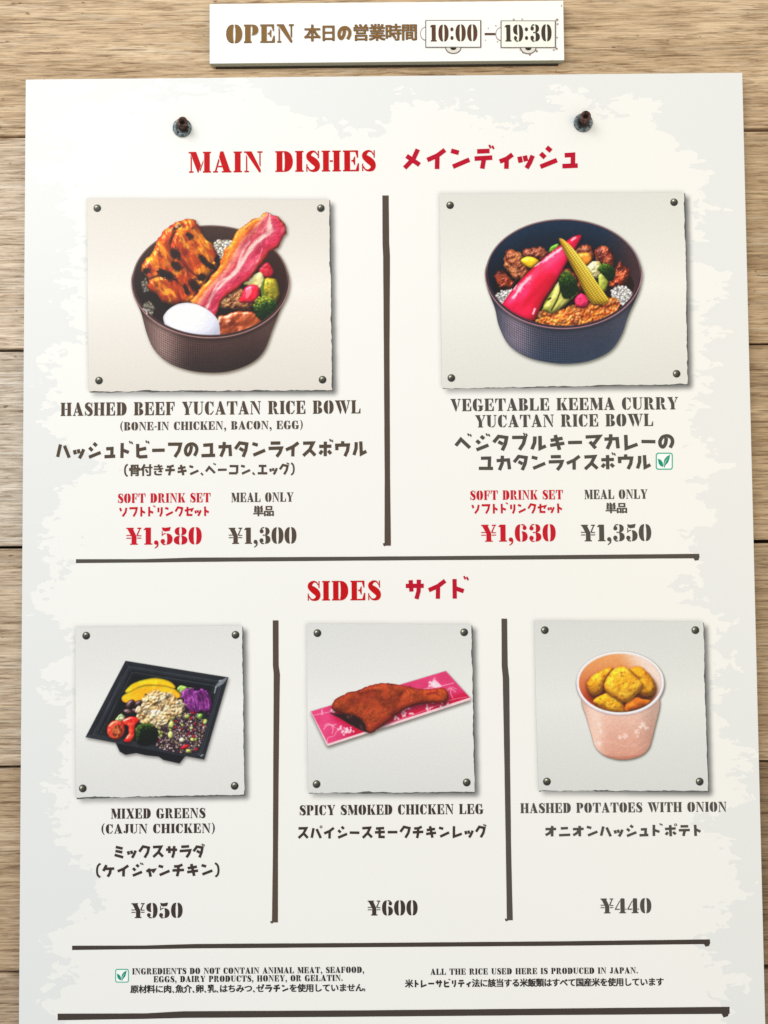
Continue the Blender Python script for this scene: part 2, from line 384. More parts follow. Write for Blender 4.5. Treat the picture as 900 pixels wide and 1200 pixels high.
        col = mixc(col, (34, 12, 8), sst(1.15, .55, np.sqrt(U*U+V*V)/1.30+rough*.55)*.92)
    col = col*(.46+.90*d)[..., None]+sp[..., None]*np.array((255, 228, 196))*.85
    c.put(m, col, 'chicken')
    # bacon
    P = [(672, 70), (720, 44), (770, 55), (820, 98), (832, 148), (802, 212), (742, 262), (692, 330), (640, 392), (560, 452), (502, 502), (480, 560), (466, 602), (410, 556), (328, 518), (372, 458), (430, 388), (478, 328), (512, 250), (560, 170), (615, 112)]
    m = c.rpoly(P, 14, 34, 8); c.shadow(m*np.where(c.Y > 300, 1, .0)*c.clip, 5, 9, 12, .55)
    dl_ = c.dl(cr([(328, 518), (372, 458), (430, 388), (478, 328), (512, 250), (560, 170), (615, 112), (672, 70), (720, 44)], 5, False))
    dr_ = c.dl(cr([(770, 50), (820, 98), (832, 148), (802, 212), (742, 262), (692, 330), (640, 392), (560, 452), (502, 502), (480, 560), (466, 602)], 5, False))
    v = dl_/(dl_+dr_+1e-6)+.12*(c.noise(60, 51, 3, -52, 2.5)-.5)+.05*(c.noise(14, 52, 3, -52, 2.)-.5)
    stops = [(0, (196, 84, 14)), (.06, (240, 160, 40)), (.16, (236, 112, 44)), (.24, (246, 172, 140)), (.33, (232, 110, 110)), (.45, (206, 62, 84)), (.52, (246, 196, 190)), (.575, (250, 214, 204)), (.62, (220, 84, 110)), (.80, (214, 44, 84)), (.9, (206, 52, 70)), (.96, (170, 40, 24)), (1, (130, 28, 12))]
    col = np.stack([np.interp(v, [q[0] for q in stops], [q[1][i] for q in stops]) for i in range(3)], -1)
    vein = np.exp(-((c.dl(cr([(715, 120), (700, 190), (705, 240), (680, 300)], 5, False))+6*c.noise(20, 3, 2))/5.)**2)+np.exp(-(c.dl(cr([(640, 190), (600, 260), (560, 360), (480, 410), (430, 500)], 5, False))/(3+6*c.noise(16, 8, 2)))**2)
    col = mixc(col, (255, 226, 214), np.clip(vein, 0, 1)*.85)
    col = mixc(col, (250, 150, 160), sst(.55, .75, c.noise(22, 59, 3, -52, 3.))*.45*sst(.1, .3, v))
    col = mixc(col, (150, 20, 50), sst(.58, .8, c.noise(40, 55, 3, -52, 2.4))*.45)
    h = c.inflate(m, 14)+10*c.noise(44, 57, 3, 38, 2.2)+2.5*c.noise(9, 58, 3)
    d, sp = c.light(h, (-.5, -.6, .7), .9, .8, 40)
    col = col*(.55+.62*d)[..., None]+sp[..., None]*255*.5
    c.put(m, col, 'bacon')
    # egg
    P = [(186, 600), (196, 572), (225, 543), (268, 522), (325, 517), (385, 534), (440, 568), (474, 608), (484, 650), (476, 700), (380, 700), (270, 680), (205, 645)]
    m = c.poly(P); c.shadow(m*c.clip, -3, -4, 10, .45)
    g = np.hypot((c.X-300)/190, (c.Y-585)/120)
    col = mixc((240, 238, 246), (206, 208, 226), sst(.35, 1.25, g)); col = col*(1-.10*sst(.75, 1.15, np.hypot((c.X-335)/152, (c.Y-606)/90)))[..., None]
    col = col-14*np.exp(-(np.hypot(c.X-362, c.Y-640)/5)**2)[..., None]+(c.noise(70, 3, 2)-.5)[..., None]*8
    c.put(m, col, 'egg')
    frontrim(c, cx, cy, rx, ry, (52, 34, 33), (186, 142, 140))
    c.put(c.line([(80, 548), (96, 560), (100, 575)], 7)*.8, (235, 225, 225), None)
    c.veil(c.a, 12, 7, 10, (120, 105, 85), .75)
    return c

def dish_curry(S):
    c = Cv(558, 240, 204, 202, 4.5, S, -9.)
    cx, cy, rx, ry = 451, 362, 409, 287
    body = [(46, 400), (90, 545), (112, 640), (165, 740), (260, 802), (370, 830), (470, 838), (590, 822), (695, 772), (755, 690), (790, 590), (856, 400), (700, 380), (450, 360), (160, 380)]
    bowl(c, cx, cy, rx, ry, body, (60, 64, 80), (140, 124, 138), (48, 62, 84), (26, 44, 64), (14, 20, 30), (80, 50, 50), (52, 38, 48), (205, 160, 170), 9.5, 13)
    inside = c.ell(cx, cy+2, rx-10, ry-9); c.clip = np.where(c.Y > cy, inside, 1)
    c.put(c.poly([(90, 400), (200, 330), (450, 300), (700, 330), (820, 400), (760, 520), (450, 640), (150, 520)])*.75, (30, 14, 12), None)
    meat = [(150, 78, 44), (186, 112, 66), (92, 38, 24)]
    c.lump([(240, 245), (320, 222), (372, 250), (340, 295), (255, 285)], [(120, 56, 38), (150, 78, 54), (80, 34, 26)], 'meat#1', 22, 6, 18, 61, .35, 18)
    c.lump([(140, 290), (150, 250), (185, 238), (230, 258), (240, 300), (272, 350), (232, 398), (188, 390), (146, 335)], meat, 'meat#2', 26, 6, 18, 62, .35, 18)
    c.lump([(88, 372), (128, 348), (182, 402), (190, 442), (120, 432)], [(126, 40, 22), (156, 62, 34), (70, 24, 14)], 'meat#3', 22, 6, 18, 63, .35, 18)
    c.lump([(515, 232), (570, 208), (612, 240), (600, 282), (530, 270)], [(132, 62, 36), (160, 88, 54), (70, 28, 20)], 'meat#4', 22, 6, 18, 64, .35, 18)
    c.lump([(615, 262), (630, 228), (680, 218), (705, 240), (722, 290), (705, 328), (640, 310)], [(142, 56, 38), (176, 86, 56), (86, 28, 22)], 'meat#5', 26, 6, 18, 65, .35, 18)
    c.lump([(716, 350), (735, 315), (755, 303), (795, 348), (784, 410), (730, 440), (690, 410)], [(156, 50, 28), (190, 84, 46), (80, 24, 16)], 'meat#6', 26, 6, 18, 66, .35, 18)
    c.lump([(450, 340), (520, 360), (560, 440), (500, 480), (440, 420)], [(110, 40, 24), (130, 50, 28), (60, 20, 14)], 'meat#7', 22, 6, 18, 68, .35, 18)
    for P, n, sd in (([(84, 490), (130, 455), (185, 450), (150, 535), (118, 535)], 60, 5), ([(702, 462), (755, 428), (815, 462), (785, 525), (730, 510)], 95, 6)):
        m = c.poly(P); c.put(m, (160, 154, 156), 'rice#%d' % sd); c.grains(m, n, 7.2, ((244, 240, 234), (226, 222, 220), (252, 250, 246)), 'rice#%d' % sd, sd, amb=.7)
    # keema
    P = [(286, 606), (326, 562), (380, 548), (440, 556), (500, 528), (570, 520), (640, 516), (700, 488), (742, 505), (745, 548), (700, 592), (600, 622), (480, 648), (350, 640)]
    m, h, d = c.lump(P, [(206, 92, 24), (228, 128, 44), (168, 56, 16)], 'keema_curry', 14, 9, 14, 70, .5, 20)
    c.crumple(m, 19, 9, ((232, 122, 36), (212, 94, 24), (242, 150, 60), (186, 70, 18), (240, 120, 58)), 'keema_curry')
    c.put(m*sst(.62, .8, c.noise(16, 75, 2))*.5, (255, 205, 140), None)
    # left pieces
    c.lump([(228, 292), (258, 273), (300, 280), (322, 300), (300, 325), (278, 336), (245, 318)], [(240, 186, 20), (250, 206, 50)], 'yellow_pepper', 18, 1, 14, 2, .5, 25)
    c.lump([(376, 250), (386, 222), (420, 206), (428, 216), (405, 246)], [(96, 150, 40), (150, 190, 70)], 'broccoli#2', 10, 1, 10, 2, .3, 25)
    c.lump([(522, 264), (550, 254), (588, 256), (602, 292), (572, 322), (540, 300)], [(226, 112, 22), (240, 150, 50)], 'carrot', 16, 1.5, 14, 3, .4, 25)
    c.lump([(566, 335), (600, 305), (636, 300), (660, 330), (640, 378), (600, 386), (575, 365)], [(214, 204, 150), (238, 232, 196), (190, 170, 100)], 'cauliflower', 22, 4, 12, 4, .3, 25)
    # broccoli pieces
    c.lump([(340, 548), (372, 480), (404, 430), (430, 400), (478, 440), (530, 462), (470, 520), (440, 545), (404, 572), (360, 565)], [(176, 168, 66), (204, 200, 104), (120, 120, 34)], 'broccoli', 22, 3, 22, 8, .3, 20, ang=-55, st=3.)
    c.put(c.line([(388, 556), (418, 500), (436, 450)], 9)*.85, (46, 50, 18), None)
    c.put(c.line([(372, 500), (384, 492)], 10)*.9, (50, 40, 20), None)
    c.broccoli([(428, 400), (440, 365), (475, 352), (512, 395), (528, 448), (512, 470), (480, 490), (448, 486), (434, 440)], 8, lime=(130, 165, 50), lx=-20, ly=-25, size=7)
    c.lump([(636, 380), (660, 360), (694, 385), (684, 430), (668, 458), (640, 438)], [(150, 160, 54), (186, 190, 90)], 'broccoli#3', 14, 2, 16, 8, .3, 20, ang=-60, st=3.)
    c.broccoli([(636, 345), (648, 318), (680, 312), (722, 340), (718, 385), (692, 402), (664, 368)], 9, 'broccoli#3', lime=(140, 175, 60), ly=-12, size=6)
    # long red pepper
    P = [(547, 164), (512, 164), (470, 188), (400, 238), (328, 298), (252, 368), (184, 446), (146, 500), (132, 535), (200, 582), (286, 612), (312, 580), (352, 500), (412, 408), (472, 300), (520, 222)]
    m = c.poly(P); c.shadow(m*c.clip, 5, 9, 12, .55)
    h = c.inflate(m, 40)+12*c.noise(70, 80, 2, -48, 2.5)
    d, sp = c.light(h, (-.4, -.4, .85), .75, .25, 30)
    col = mixc((212, 10, 52), (244, 30, 88), sst(.3, .7, c.noise(60, 81, 2, -48, 2.)))
    col = mixc(col, (150, 6, 30), sst(0, 1, 1-sst(0, 30, c.inflate(m, 20)))*.45)*(.58+.52*d)[..., None]+sp[..., None]*200
    hl = np.zeros_like(c.X)
    for L_, w_ in (([(440, 230), (395, 262), (345, 298)], 9), ([(335, 300), (300, 325)], 5), ([(275, 385), (235, 425), (190, 488)], 11), ([(205, 420), (188, 450)], 5), ([(515, 172), (495, 186)], 7), ([(300, 550), (292, 575)], 6)):
        hl = np.maximum(hl, np.exp(-(c.dl(cr(L_, 4, False))/(w_*(.15+1.7*c.noise(15, int(L_[0][0]), 3)**1.3)))**2.4))
    col = mixc(col, (255, 222, 232), hl*.95)
    col = mixc(col, (250, 110, 150), np.exp(-(c.dl([(450, 260), (330, 340), (260, 420)])/16)**2)*.35)
    c.put(m, col, 'red_pepper')
    # beet cube
    c.lump([(512, 498), (528, 476), (550, 468), (586, 492), (582, 530), (545, 547), (516, 528)], [(206, 22, 74), (228, 50, 100)], 'radish', 20, 1.5, 14, 3, .35, 25)
    # baby corn
    P = [(428, 181), (446, 180), (482, 208), (528, 262), (574, 322), (622, 400), (668, 466), (690, 505), (664, 524), (630, 524), (600, 520), (566, 470), (520, 372), (480, 298), (446, 228)]
    m = c.poly(P); c.shadow(m*c.clip, 4, 8, 10, .5)
    ax = np.array([.57, .82]); U = (c.X-436)*ax[0]+(c.Y-190)*ax[1]; V = -(c.X-436)*ax[1]+(c.Y-190)*ax[0]
    ker = np.cos(U/5.6*3.1416)*.5+.5; ker2 = np.cos(V/7.0*3.1416)*.5+.5
    h = c.inflate(m, 24)
    d, sp = c.light(h, (.35, -.7, .6), 1.2, .25, 20)
    col = mixc((222, 172, 30), (244, 212, 84), sst(.2, .8, d)); col = mixc(col, (196, 162, 28), sst(150, 380, U)*.4)
    col = col*(.62+.50*np.sqrt(ker*ker2))[..., None]; col = mixc(col, (206, 142, 34), sst(60, 0, U)*.6)*(.74+.44*d)[..., None]
    c.put(m, col, 'baby_corn')
    frontrim(c, cx, cy, rx, ry, (46, 34, 44), (196, 140, 152))
    c.veil(c.a, 12, 6, 10, (110, 110, 100), .75)
    return c

def dish_salad(S):
    c = Cv(96, 768, 178, 130, 4.737, S, 28.4, 37.9)
    T = [(270, 68), (842, 160), (708, 617), (48, 492)]
    def quad(f, dx=0, dy=0, fb=None):
        ctr = np.array((467, 334.))+np.array((dx, dy)); return [tuple(ctr+(np.array(p)-np.array((467, 334.)))*f) for p in T]
    base = c.poly([(205, 500), (238, 572), (270, 590), (330, 580), (380, 592), (455, 600), (480, 618), (570, 638), (596, 605), (640, 560), (400, 470)], smooth=False)
    c.put(base, (22, 25, 30), 'printed_tray')
    for f, dx, dy, col in ((1, 0, 0, (84, 88, 96)), (.992, 0, 0, (36, 39, 46)), (.90, -2, 4, (70, 75, 82)), (.888, -2, 5, (40, 44, 50)), (.84, -3, 7, (24, 26, 31)), (.80, -4, 9, (60, 64, 70)), (.79, -4, 10, (30, 33, 38)), (.75, -5, 11, (20, 22, 26))):
        m = c.poly(quad(f, dx, dy), smooth=False)
        c.put(m, np.array(col, float)*(1+.25*(c.noise(60, 4, 2)-.5))[..., None], 'printed_tray')
    for a, b in zip(T, quad(.78, -4, 10)): c.put(c.line([a, b], 2.5)*.5, (96, 100, 108), None)
    c.put(c.poly([(835, 162), (808, 172), (776, 198), (768, 218), (812, 196)])*.55, (190, 198, 205), None)
    for q in (((772, 214), (764, 246)), ((790, 180), (800, 176)), ((690, 596), (700, 590))): c.put(c.line(q, 7)*.7, (205, 212, 220), None)
    c.put(c.line([(800, 215), (700, 560), (680, 585)], 3)*.5, (120, 126, 134), None)
    c.put(c.line([(60, 484), (330, 535), (660, 596)], 3)*.35, (120, 126, 134), None)
    c.put(c.line([(250, 150), (115, 460)], 3)*.4, (110, 116, 124), None)
    c.put(c.line([(275, 150), (150, 460)], 3)*.35, (110, 116, 124), None)
    c.put(c.line([(320, 130), (760, 205)], 3)*.35, (110, 116, 124), None)
    # squash
    for P, cs, sd in (([(268, 236), (308, 196), (380, 170), (450, 164), (512, 180), (546, 208), (536, 222), (470, 207), (370, 207), (292, 244)], [(236, 182, 8), (246, 200, 30)], 2), ([(250, 268), (300, 236), (370, 207), (450, 203), (524, 216), (566, 240), (584, 268), (500, 290), (380, 290), (272, 302)], [(246, 164, 12), (250, 184, 30)], 4)):
        m, h, d = c.lump(P, cs, 'squash#%d' % sd, 9, 1, 16, sd, .1, 20, var=6, amt=.45, amb=.6)
        c.put(np.clip(m-blur(np.roll(m, 2, 0), 1), 0, 1)*.7, (70, 60, 10), None)
    c.lump([(556, 222), (575, 206), (610, 216), (640, 225), (600, 262), (580, 300), (572, 250)], [(96, 140, 50), (160, 190, 90)], 'lettuce#8', 10, 3, 10, 3, .3)
    # cabbage
    m, h, d = c.lump([(578, 248), (600, 226), (640, 218), (655, 232), (700, 224), (738, 246), (748, 300), (742, 354), (690, 352), (655, 364), (612, 332), (590, 290)], [(104, 28, 104), (140, 50, 140), (66, 14, 72)], 'red_cabbage', 12, 8, 22, 11, .4, 20, ang=70, st=2.5)
    for L_ in ([(600, 240), (640, 262), (655, 330)], [(662, 236), (690, 270), (700, 345)], [(700, 240), (728, 280), (732, 340)], [(600, 290), (640, 300), (660, 345)]): c.put(c.line(L_, 4)*m*.4, (196, 130, 190), None); c.put(c.line([(p[0]+7, p[1]+3) for p in L_], 5)*m*.6, (50, 6, 60), None)
    # olives
    for x, y, a, b, r_ in ((342, 306, 26, 17, -35), (297, 308, 30, 19, -45), (285, 352, 30, 17, 10), (325, 345, 20, 14, 20)):
        c.lump(None, [(58, 34, 38), (84, 56, 58)], 'olive#%d' % x, 14, 1, 10, int(x), .5, 18, mask=c.ell(x, y, a, b, r_))
    # grain salad
    P = [(436, 440), (500, 395), (560, 350), (620, 345), (690, 372), (722, 412), (708, 470), (668, 560), (610, 582), (540, 575), (470, 556), (436, 520)]
    m = c.poly(P); c.put(m, (58, 38, 48), 'grain_salad')
    c.grains(m, 620, 6.2, ((196, 168, 168), (150, 120, 130), (90, 60, 78), (214, 190, 186), (70, 44, 60), (160, 136, 110)), 'grain_salad', 4, 1.4, .5)
    c.grains(m, 12, 12, ((196, 200, 112), (214, 214, 140), (176, 186, 96)), 'grain_salad', 8, 1.2, .6)
    c.grains(m, 16, 8, ((190, 24, 34), (170, 30, 60)), 'grain_salad', 12, 1.6, .6)
    for x, y, a, b, rr, cc in ((525, 422, 16, 19, 10, (206, 210, 120)), (520, 480, 15, 21, 5, (214, 216, 130)), (583, 508, 15, 14, 0, (222, 214, 190)), (612, 378, 15, 13, 0, (190, 198, 110)), (455, 468, 14, 13, 0, (190, 196, 110)), (600, 547, 26, 11, -20, (196, 20, 34)), (495, 408, 13, 16, 0, (210, 205, 140)), (536, 385, 12, 12, 0, (196, 196, 120)), (620, 570, 15, 12, 0, (186, 190, 100)), (712, 412, 11, 9, 0, (180, 196, 120))):
        c.lump(None, [cc, tuple(.85*np.array(cc))], 'grain_salad', 9, 1, 8, int(x), .2, 18, mask=c.ell(x, y, a, b, rr))
    c.lump([(668, 372), (684, 360), (700, 368), (690, 396), (674, 392)], [(110, 150, 60), (160, 190, 90)], 'lettuce#9', 8, 2, 10, 3, .3)
    # chicken
    P = [(328, 350), (350, 318), (365, 272), (400, 246), (450, 234), (520, 246), (560, 280), (604, 318), (590, 352), (535, 372), (505, 405), (450, 436), (380, 418), (340, 396)]
    m, h, d = c.lump(P, [(206, 158, 100), (238, 206, 156), (168, 112, 60)], 'chicken', 18, 10, 14, 19, .3, 20)
    c.crumple(m, 20, 6, ((246, 216, 164), (228, 184, 122), (250, 230, 192), (210, 160, 98), (238, 202, 146)), 'chicken')
    c.put(m*sst(.62, .85, c.noise(14, 17, 2))*.5, (255, 240, 214), None)
    c.lump([(322, 345), (345, 318), (362, 340), (345, 362)], [(240, 214, 180), (225, 190, 150)], 'chicken', 9, 2, 8, 3, .3)
    # peppers
    c.lump([(214, 392), (240, 362), (268, 376), (262, 402), (230, 410)], [(150, 170, 110), (200, 206, 170)], 'lettuce#10', 8, 3, 8, 3, .3)
    m, h, d = c.lump([(252, 402), (280, 382), (330, 380), (346, 405), (322, 432), (326, 480), (296, 520), (262, 512), (288, 470), (284, 430), (262, 425)], [(220, 26, 18), (240, 64, 42)], 'red_pepper', 12, 2, 16, 3, 1.0, 36)
    m, h, d = c.lump(None, [(198, 44, 28), (224, 80, 50)], 'red_pepper#2', 12, 2, 16, 5, .6, 30, mask=c.ell(218, 452, 50, 54, 20))
    c.put(c.ell(225, 458, 30, 36, 20), mixc((120, 34, 14), (196, 104, 60), sst(.3, .7, c.noise(14, 6, 2))), 'red_pepper#2')
    c.put(c.line([(222, 425), (232, 460), (222, 490)], 6)*.7, (226, 150, 100), None)
    c.put(c.line([(184, 430), (200, 412), (224, 404)], 5)*.7, (255, 190, 160), None)
    c.broccoli([(324, 470), (332, 432), (362, 416), (420, 424), (444, 460), (446, 512), (400, 532), (340, 528)], 12, dark=(14, 26, 12), mid=(40, 66, 24), lime=(110, 140, 50), lx=-30, ly=-10, size=8)
    c.put(c.poly([(330, 440), (345, 425), (350, 460), (336, 520), (328, 500)])*.5*c.noise(8, 3, 2), (150, 190, 70), None)
    c.veil(c.a, 11, 4, 9, (120, 112, 105), .6)
    return c

def dish_leg(S):
    c = Cv(355, 780, 204, 102, 4.39, S, 0., 43.9)
    T = [(40, 278), (735, 70), (862, 212), (128, 455)]
    c.put(c.poly([(38, 279), (735, 70), (863, 210), (862, 221), (128, 458), (120, 450)], smooth=False), (236, 205, 210), 'printed_paper_sheet')
    m = c.poly([(42, 280), (735, 72), (858, 208), (128, 446)], smooth=False)
    col = mixc((226, 74, 128), (214, 60, 112), sst(.3, .7, c.noise(90, 4, 2)))
    t_ = (c.Y-(278-(c.X-40)*.299))/178
    col = mixc(col, (196, 0, 52), sst(.62, .98, t_)*sst(180, 330, c.X)*.9)
    col = mixc(col, (196, 4, 60), np.exp(-(c.dl([(190, 300), (330, 400)])/38)**2)*.95)
    c.put(m, col, 'printed_paper_sheet')
    W = (250, 200, 214)
    for L_, w_ in (([(45, 302), (90, 292), (170, 276)], 3), ([(96, 296), (98, 270), (101, 296)], 4), ([(125, 440), (130, 415), (160, 405), (175, 380), (200, 370)], 3), ([(150, 395), (155, 370), (148, 352)], 4), ([(105, 372), (125, 352), (148, 350), (165, 362)], 4), ([(112, 352), (130, 342), (148, 350), (172, 345)], 4), ([(620, 165), (700, 152), (775, 133)], 4), ([(640, 160), (665, 128), (676, 105), (690, 135), (716, 150)], 3), ([(770, 210), (760, 185), (762, 165)], 4), ([(735, 180), (752, 165), (765, 163), (785, 180)], 4), ([(745, 162), (765, 155), (790, 165)], 3), ([(740, 228), (790, 214), (845, 205)], 3), ([(400, 352), (470, 330), (560, 300), (700, 245)], 3)):
        c.put(c.line(L_, w_)*m*.75, W, None)
    r = np.random.RandomState(4)
    for cx_, cy_, R, n in ((222, 378, 34, 26), (668, 140, 24, 12), (520, 290, 40, 16), (480, 312, 26, 8), (690, 245, 40, 12), (155, 275, 18, 7), (640, 262, 20, 6)):
        for i in range(n):
            x = cx_+r.randn()*R*.5; y = cy_+r.randn()*R*.32
            c.put(c.ell(x, y, 4+5*r.rand(), 3+3*r.rand(), r.rand()*180)*m*.85, (250, 214, 222), None)
    c.put(c.poly([(660, 150), (672, 118), (680, 118), (712, 148), (690, 156)])*m*.85, (252, 222, 230), None)
    # leg
    P = [(148, 256), (158, 228), (185, 205), (230, 185), (288, 168), (345, 146), (430, 134), (520, 146), (600, 163), (680, 164), (722, 158), (748, 184), (746, 218), (722, 234), (650, 236), (572, 250), (510, 276), (460, 310), (420, 346), (352, 392), (328, 378), (318, 345), (272, 305), (205, 292), (165, 280)]
    m = c.rpoly(P, 5, 16, 3); c.shadow(m, 6, 16, 14, .5)
    c.put(c.poly([(135, 286), (180, 292), (262, 298), (325, 345), (330, 388), (250, 352), (185, 312)]), mixc((46, 24, 26), (96, 62, 56), sst(.55, .8, c.noise(12, 5, 3, 35, 2.))), 'chicken_leg')
    h = c.inflate(m, 26)+8*c.noise(44, 6, 3)+1.4*c.noise(6, 7, 2)
    h = h-7*np.exp(-(c.dl(cr([(560, 150), (510, 200), (480, 270)], 5, False))/16)**2)+6*np.exp(-(c.dl(cr([(290, 178), (350, 160), (400, 165)], 5, False))/14)**2)
    d, sp = c.light(h, (-.2, -.6, .78), .9, .22, 18)
    col = mixc((134, 50, 20), (170, 70, 28), sst(.35, .65, c.noise(50, 8, 3)))
    col = mixc(col, (190, 78, 26), sst(500, 720, c.X)*.85); col = mixc(col, (184, 70, 36), sst(300, 390, c.Y)*.7)
    sp_ = sst(.42, .80, c.noise(5, 9, 2))*sst(.3, .62, c.noise(60, 10, 2)+.18*sst(450, 250, c.X))+.5*sst(.6,.8,c.noise(16,77,3))
    col = mixc(col, (84, 30, 14), np.clip(sp_, 0, 1)*.62)
    col = mixc(col, (128, 18, 22), sst(0, 1, 1-sst(0, 26, c.inflate(m, 24)))*.5)
    col = mixc(col, (110, 14, 20), np.exp(-(c.dl([(640, 190), (660, 186), (690, 180)])/7)**2)*.7)
    col = mixc(col, (96, 16, 24), np.exp(-(c.dl(cr([(370, 370), (440, 300), (520, 260), (640, 225)], 5, False))/12)**2)*.35)
    col = mixc(col, (206, 62, 44), .22*sst(.4, .7, c.noise(34, 14, 2)))*(.56+.60*d)[..., None]+sp[..., None]*np.array((255, 190, 150))*.3
    c.put(m, col, 'chicken_leg')
    c.veil(c.a, 12, 3, 12, (120, 115, 105), .75)
    return c

def dish_potato(S):
    c = Cv(668, 757, 118, 140, 6.923, S, 55.4, 13.8)
    body = [(150, 440), (190, 600), (226, 722), (250, 810), (290, 868), (350, 908), (450, 934), (550, 928), (640, 896), (695, 840), (715, 780), (738, 690), (780, 440), (620, 400), (460, 400), (300, 400)]
    m = c.poly(body); t = (c.X-462)/320
    col = mixc((230, 192, 176), (214, 158, 138), sst(450, 930, c.Y)); col = mixc(col, (246, 216, 202), np.exp(-((t+.62)/.2)**2)*.6)
    col = col*(1-.16*sst(.3, .95, t)-.10*sst(-.75, -1, t))[..., None]*(1+.05*(c.noise(10, 3, 2)-.5))[..., None]
    col = mixc(col, (180, 110, 90), sst(880, 930, c.Y+t*t*60)*.7)
    c.put(m, col, 'printed_paper_cup')
    F = (246, 226, 220)
    r = np.random.RandomState(5)
    for L_ in ([(560, 640), (600, 600), (650, 580), (700, 540)], [(250, 600), (300, 560), (290, 530)], [(260, 800), (330, 790), (400, 800)], [(560, 640), (650, 650)], [(300, 880), (450, 905), (600, 890)], [(240, 700), (260, 730), (330, 750)], [(600, 860), (690, 800)], [(430, 800), (520, 830), (620, 800)]):
        c.put(c.line(L_, 4)*m*.35, F, None)
    for cx_, cy_, R in ((640, 660, 34), (600, 710, 24), (675, 680, 20), (500, 745, 26), (460, 755, 20), (285, 655, 24), (305, 710, 22), (290, 800, 24), (605, 750, 12)):
        for i in range(5):
            a = i*1.2566+r.rand(); c.put(c.ell(cx_+R*.55*math.cos(a), cy_+R*.55*math.sin(a), R*.46, R*.26, math.degrees(a))*m*.62, F, None)
    cx, cy = 462, 316
    c.put(c.ell(cx, cy, 358, 258), (232, 228, 236), 'printed_paper_cup')
    c.put(c.ell(cx, cy-2, 338, 240), (196, 180, 176), 'printed_paper_cup')
    ins = c.ell(cx-2, cy-3, 333, 236)
    col = mixc((226, 158, 100), (206, 108, 66), sst(90, 420, c.Y)); col = mixc(col, (236, 214, 204), sst(.15, .85, (c.X-462)/330-(c.Y-250)/500)*.95)
    col = mixc(col, (160, 40, 20), sst(330, 470, c.Y)*sst(420, 200, c.X)*.7); col = mixc(col, (110, 66, 40), sst(380, 480, c.Y)*sst(520, 700, c.X)*.7)
    c.put(ins, col, 'printed_paper_cup')
    c.clip = np.where(c.Y > cy, ins, 1)
    c.put(blur(c.poly([(190, 320), (300, 260), (640, 260), (760, 340), (700, 470), (460, 560), (250, 470)]), 20/c.u)*.75, (70, 26, 10), None)
    def pot(P, cs, sd, dark):
        m = c.rpoly(P, 10, 46, sd); c.shadow(m*c.clip, 4, 8, 14, .55)
        h = c.inflate(m, 64)*.75+9*c.noise(44, sd, 2)+1.3*c.noise(11, sd+1, 2)
        d, sp = c.light(h, (-.35, -.75, .6), 1.1, .25, 14)
        e = 1-sst(0, 40, c.inflate(m, 40))
        col = mixc(cs[0], cs[1], sst(.35, .65, c.noise(40, sd+2, 3)))
        col = mixc(col, (206, 112, 24), e*.55); col = mixc(col, (206, 112, 30), sst(.54, .78, c.noise(24, sd+3, 3))*.7)
        col = mixc(col, (120, 50, 14), sst(.72, .86, c.noise(15, sd+4, 2))*.7)
        col = mixc(col, dark, sst(.2, 1, 1-d)*.5)
        col = col*(.70+.50*d)[..., None]+sp[..., None]*np.array((255, 230, 120))*.3
        c.put(m, col, 'potato#%d' % sd)
    pot([(188, 325), (205, 290), (232, 258), (300, 216), (378, 184), (404, 208), (360, 290), (330, 372), (262, 422), (218, 400)], [(224, 158, 28), (242, 190, 48)], 3, (120, 40, 10))
    pot([(542, 208), (590, 180), (642, 190), (690, 235), (728, 290), (748, 340), (742, 395), (684, 430), (615, 400), (600, 300)], [(220, 152, 20), (240, 182, 36)], 23, (120, 50, 10))
    pot([(242, 468), (310, 414), (362, 398), (440, 440), (490, 495), (504, 560), (400, 560), (300, 520)], [(228, 172, 24), (244, 206, 50)], 33, (150, 60, 10))
    pot([(502, 490), (580, 432), (642, 446), (704, 456), (690, 500), (600, 545), (508, 560)], [(188, 96, 22), (214, 126, 30)], 43, (90, 30, 10))
    pot([(328, 335), (342, 300), (368, 262), (400, 214), (448, 180), (505, 190), (562, 235), (622, 290), (648, 345), (604, 400), (545, 455), (500, 476), (430, 448), (368, 404), (338, 370)], [(238, 176, 34), (250, 206, 60)], 53, (150, 70, 10))
    c.clip = None
    rg, dist = c.ring(cx, cy, 347, 248, 21, y0=cy-100)
    f = sst(cy-100, cy, c.Y)
    col = mixc((250, 248, 252), (204, 196, 208), sst(-6, 9, dist))
    c.put(rg*f, col, 'printed_paper_cup', clip=False)
    rg, dist = c.ring(cx, cy, 347, 248, 21, y1=cy+1); c.put(rg*(1-f), mixc((226, 214, 210), (246, 242, 246), sst(-6, 6, dist)), 'printed_paper_cup', clip=False)
    rg, dist = c.ring(cx, cy+4, 360, 260, 5, y0=cy+60); c.put(rg*.6*c.a, (150, 120, 120), 'printed_paper_cup', clip=False, add=False)
    c.veil(c.a, 15, 8, 12, (120, 110, 95), .8)
    return c
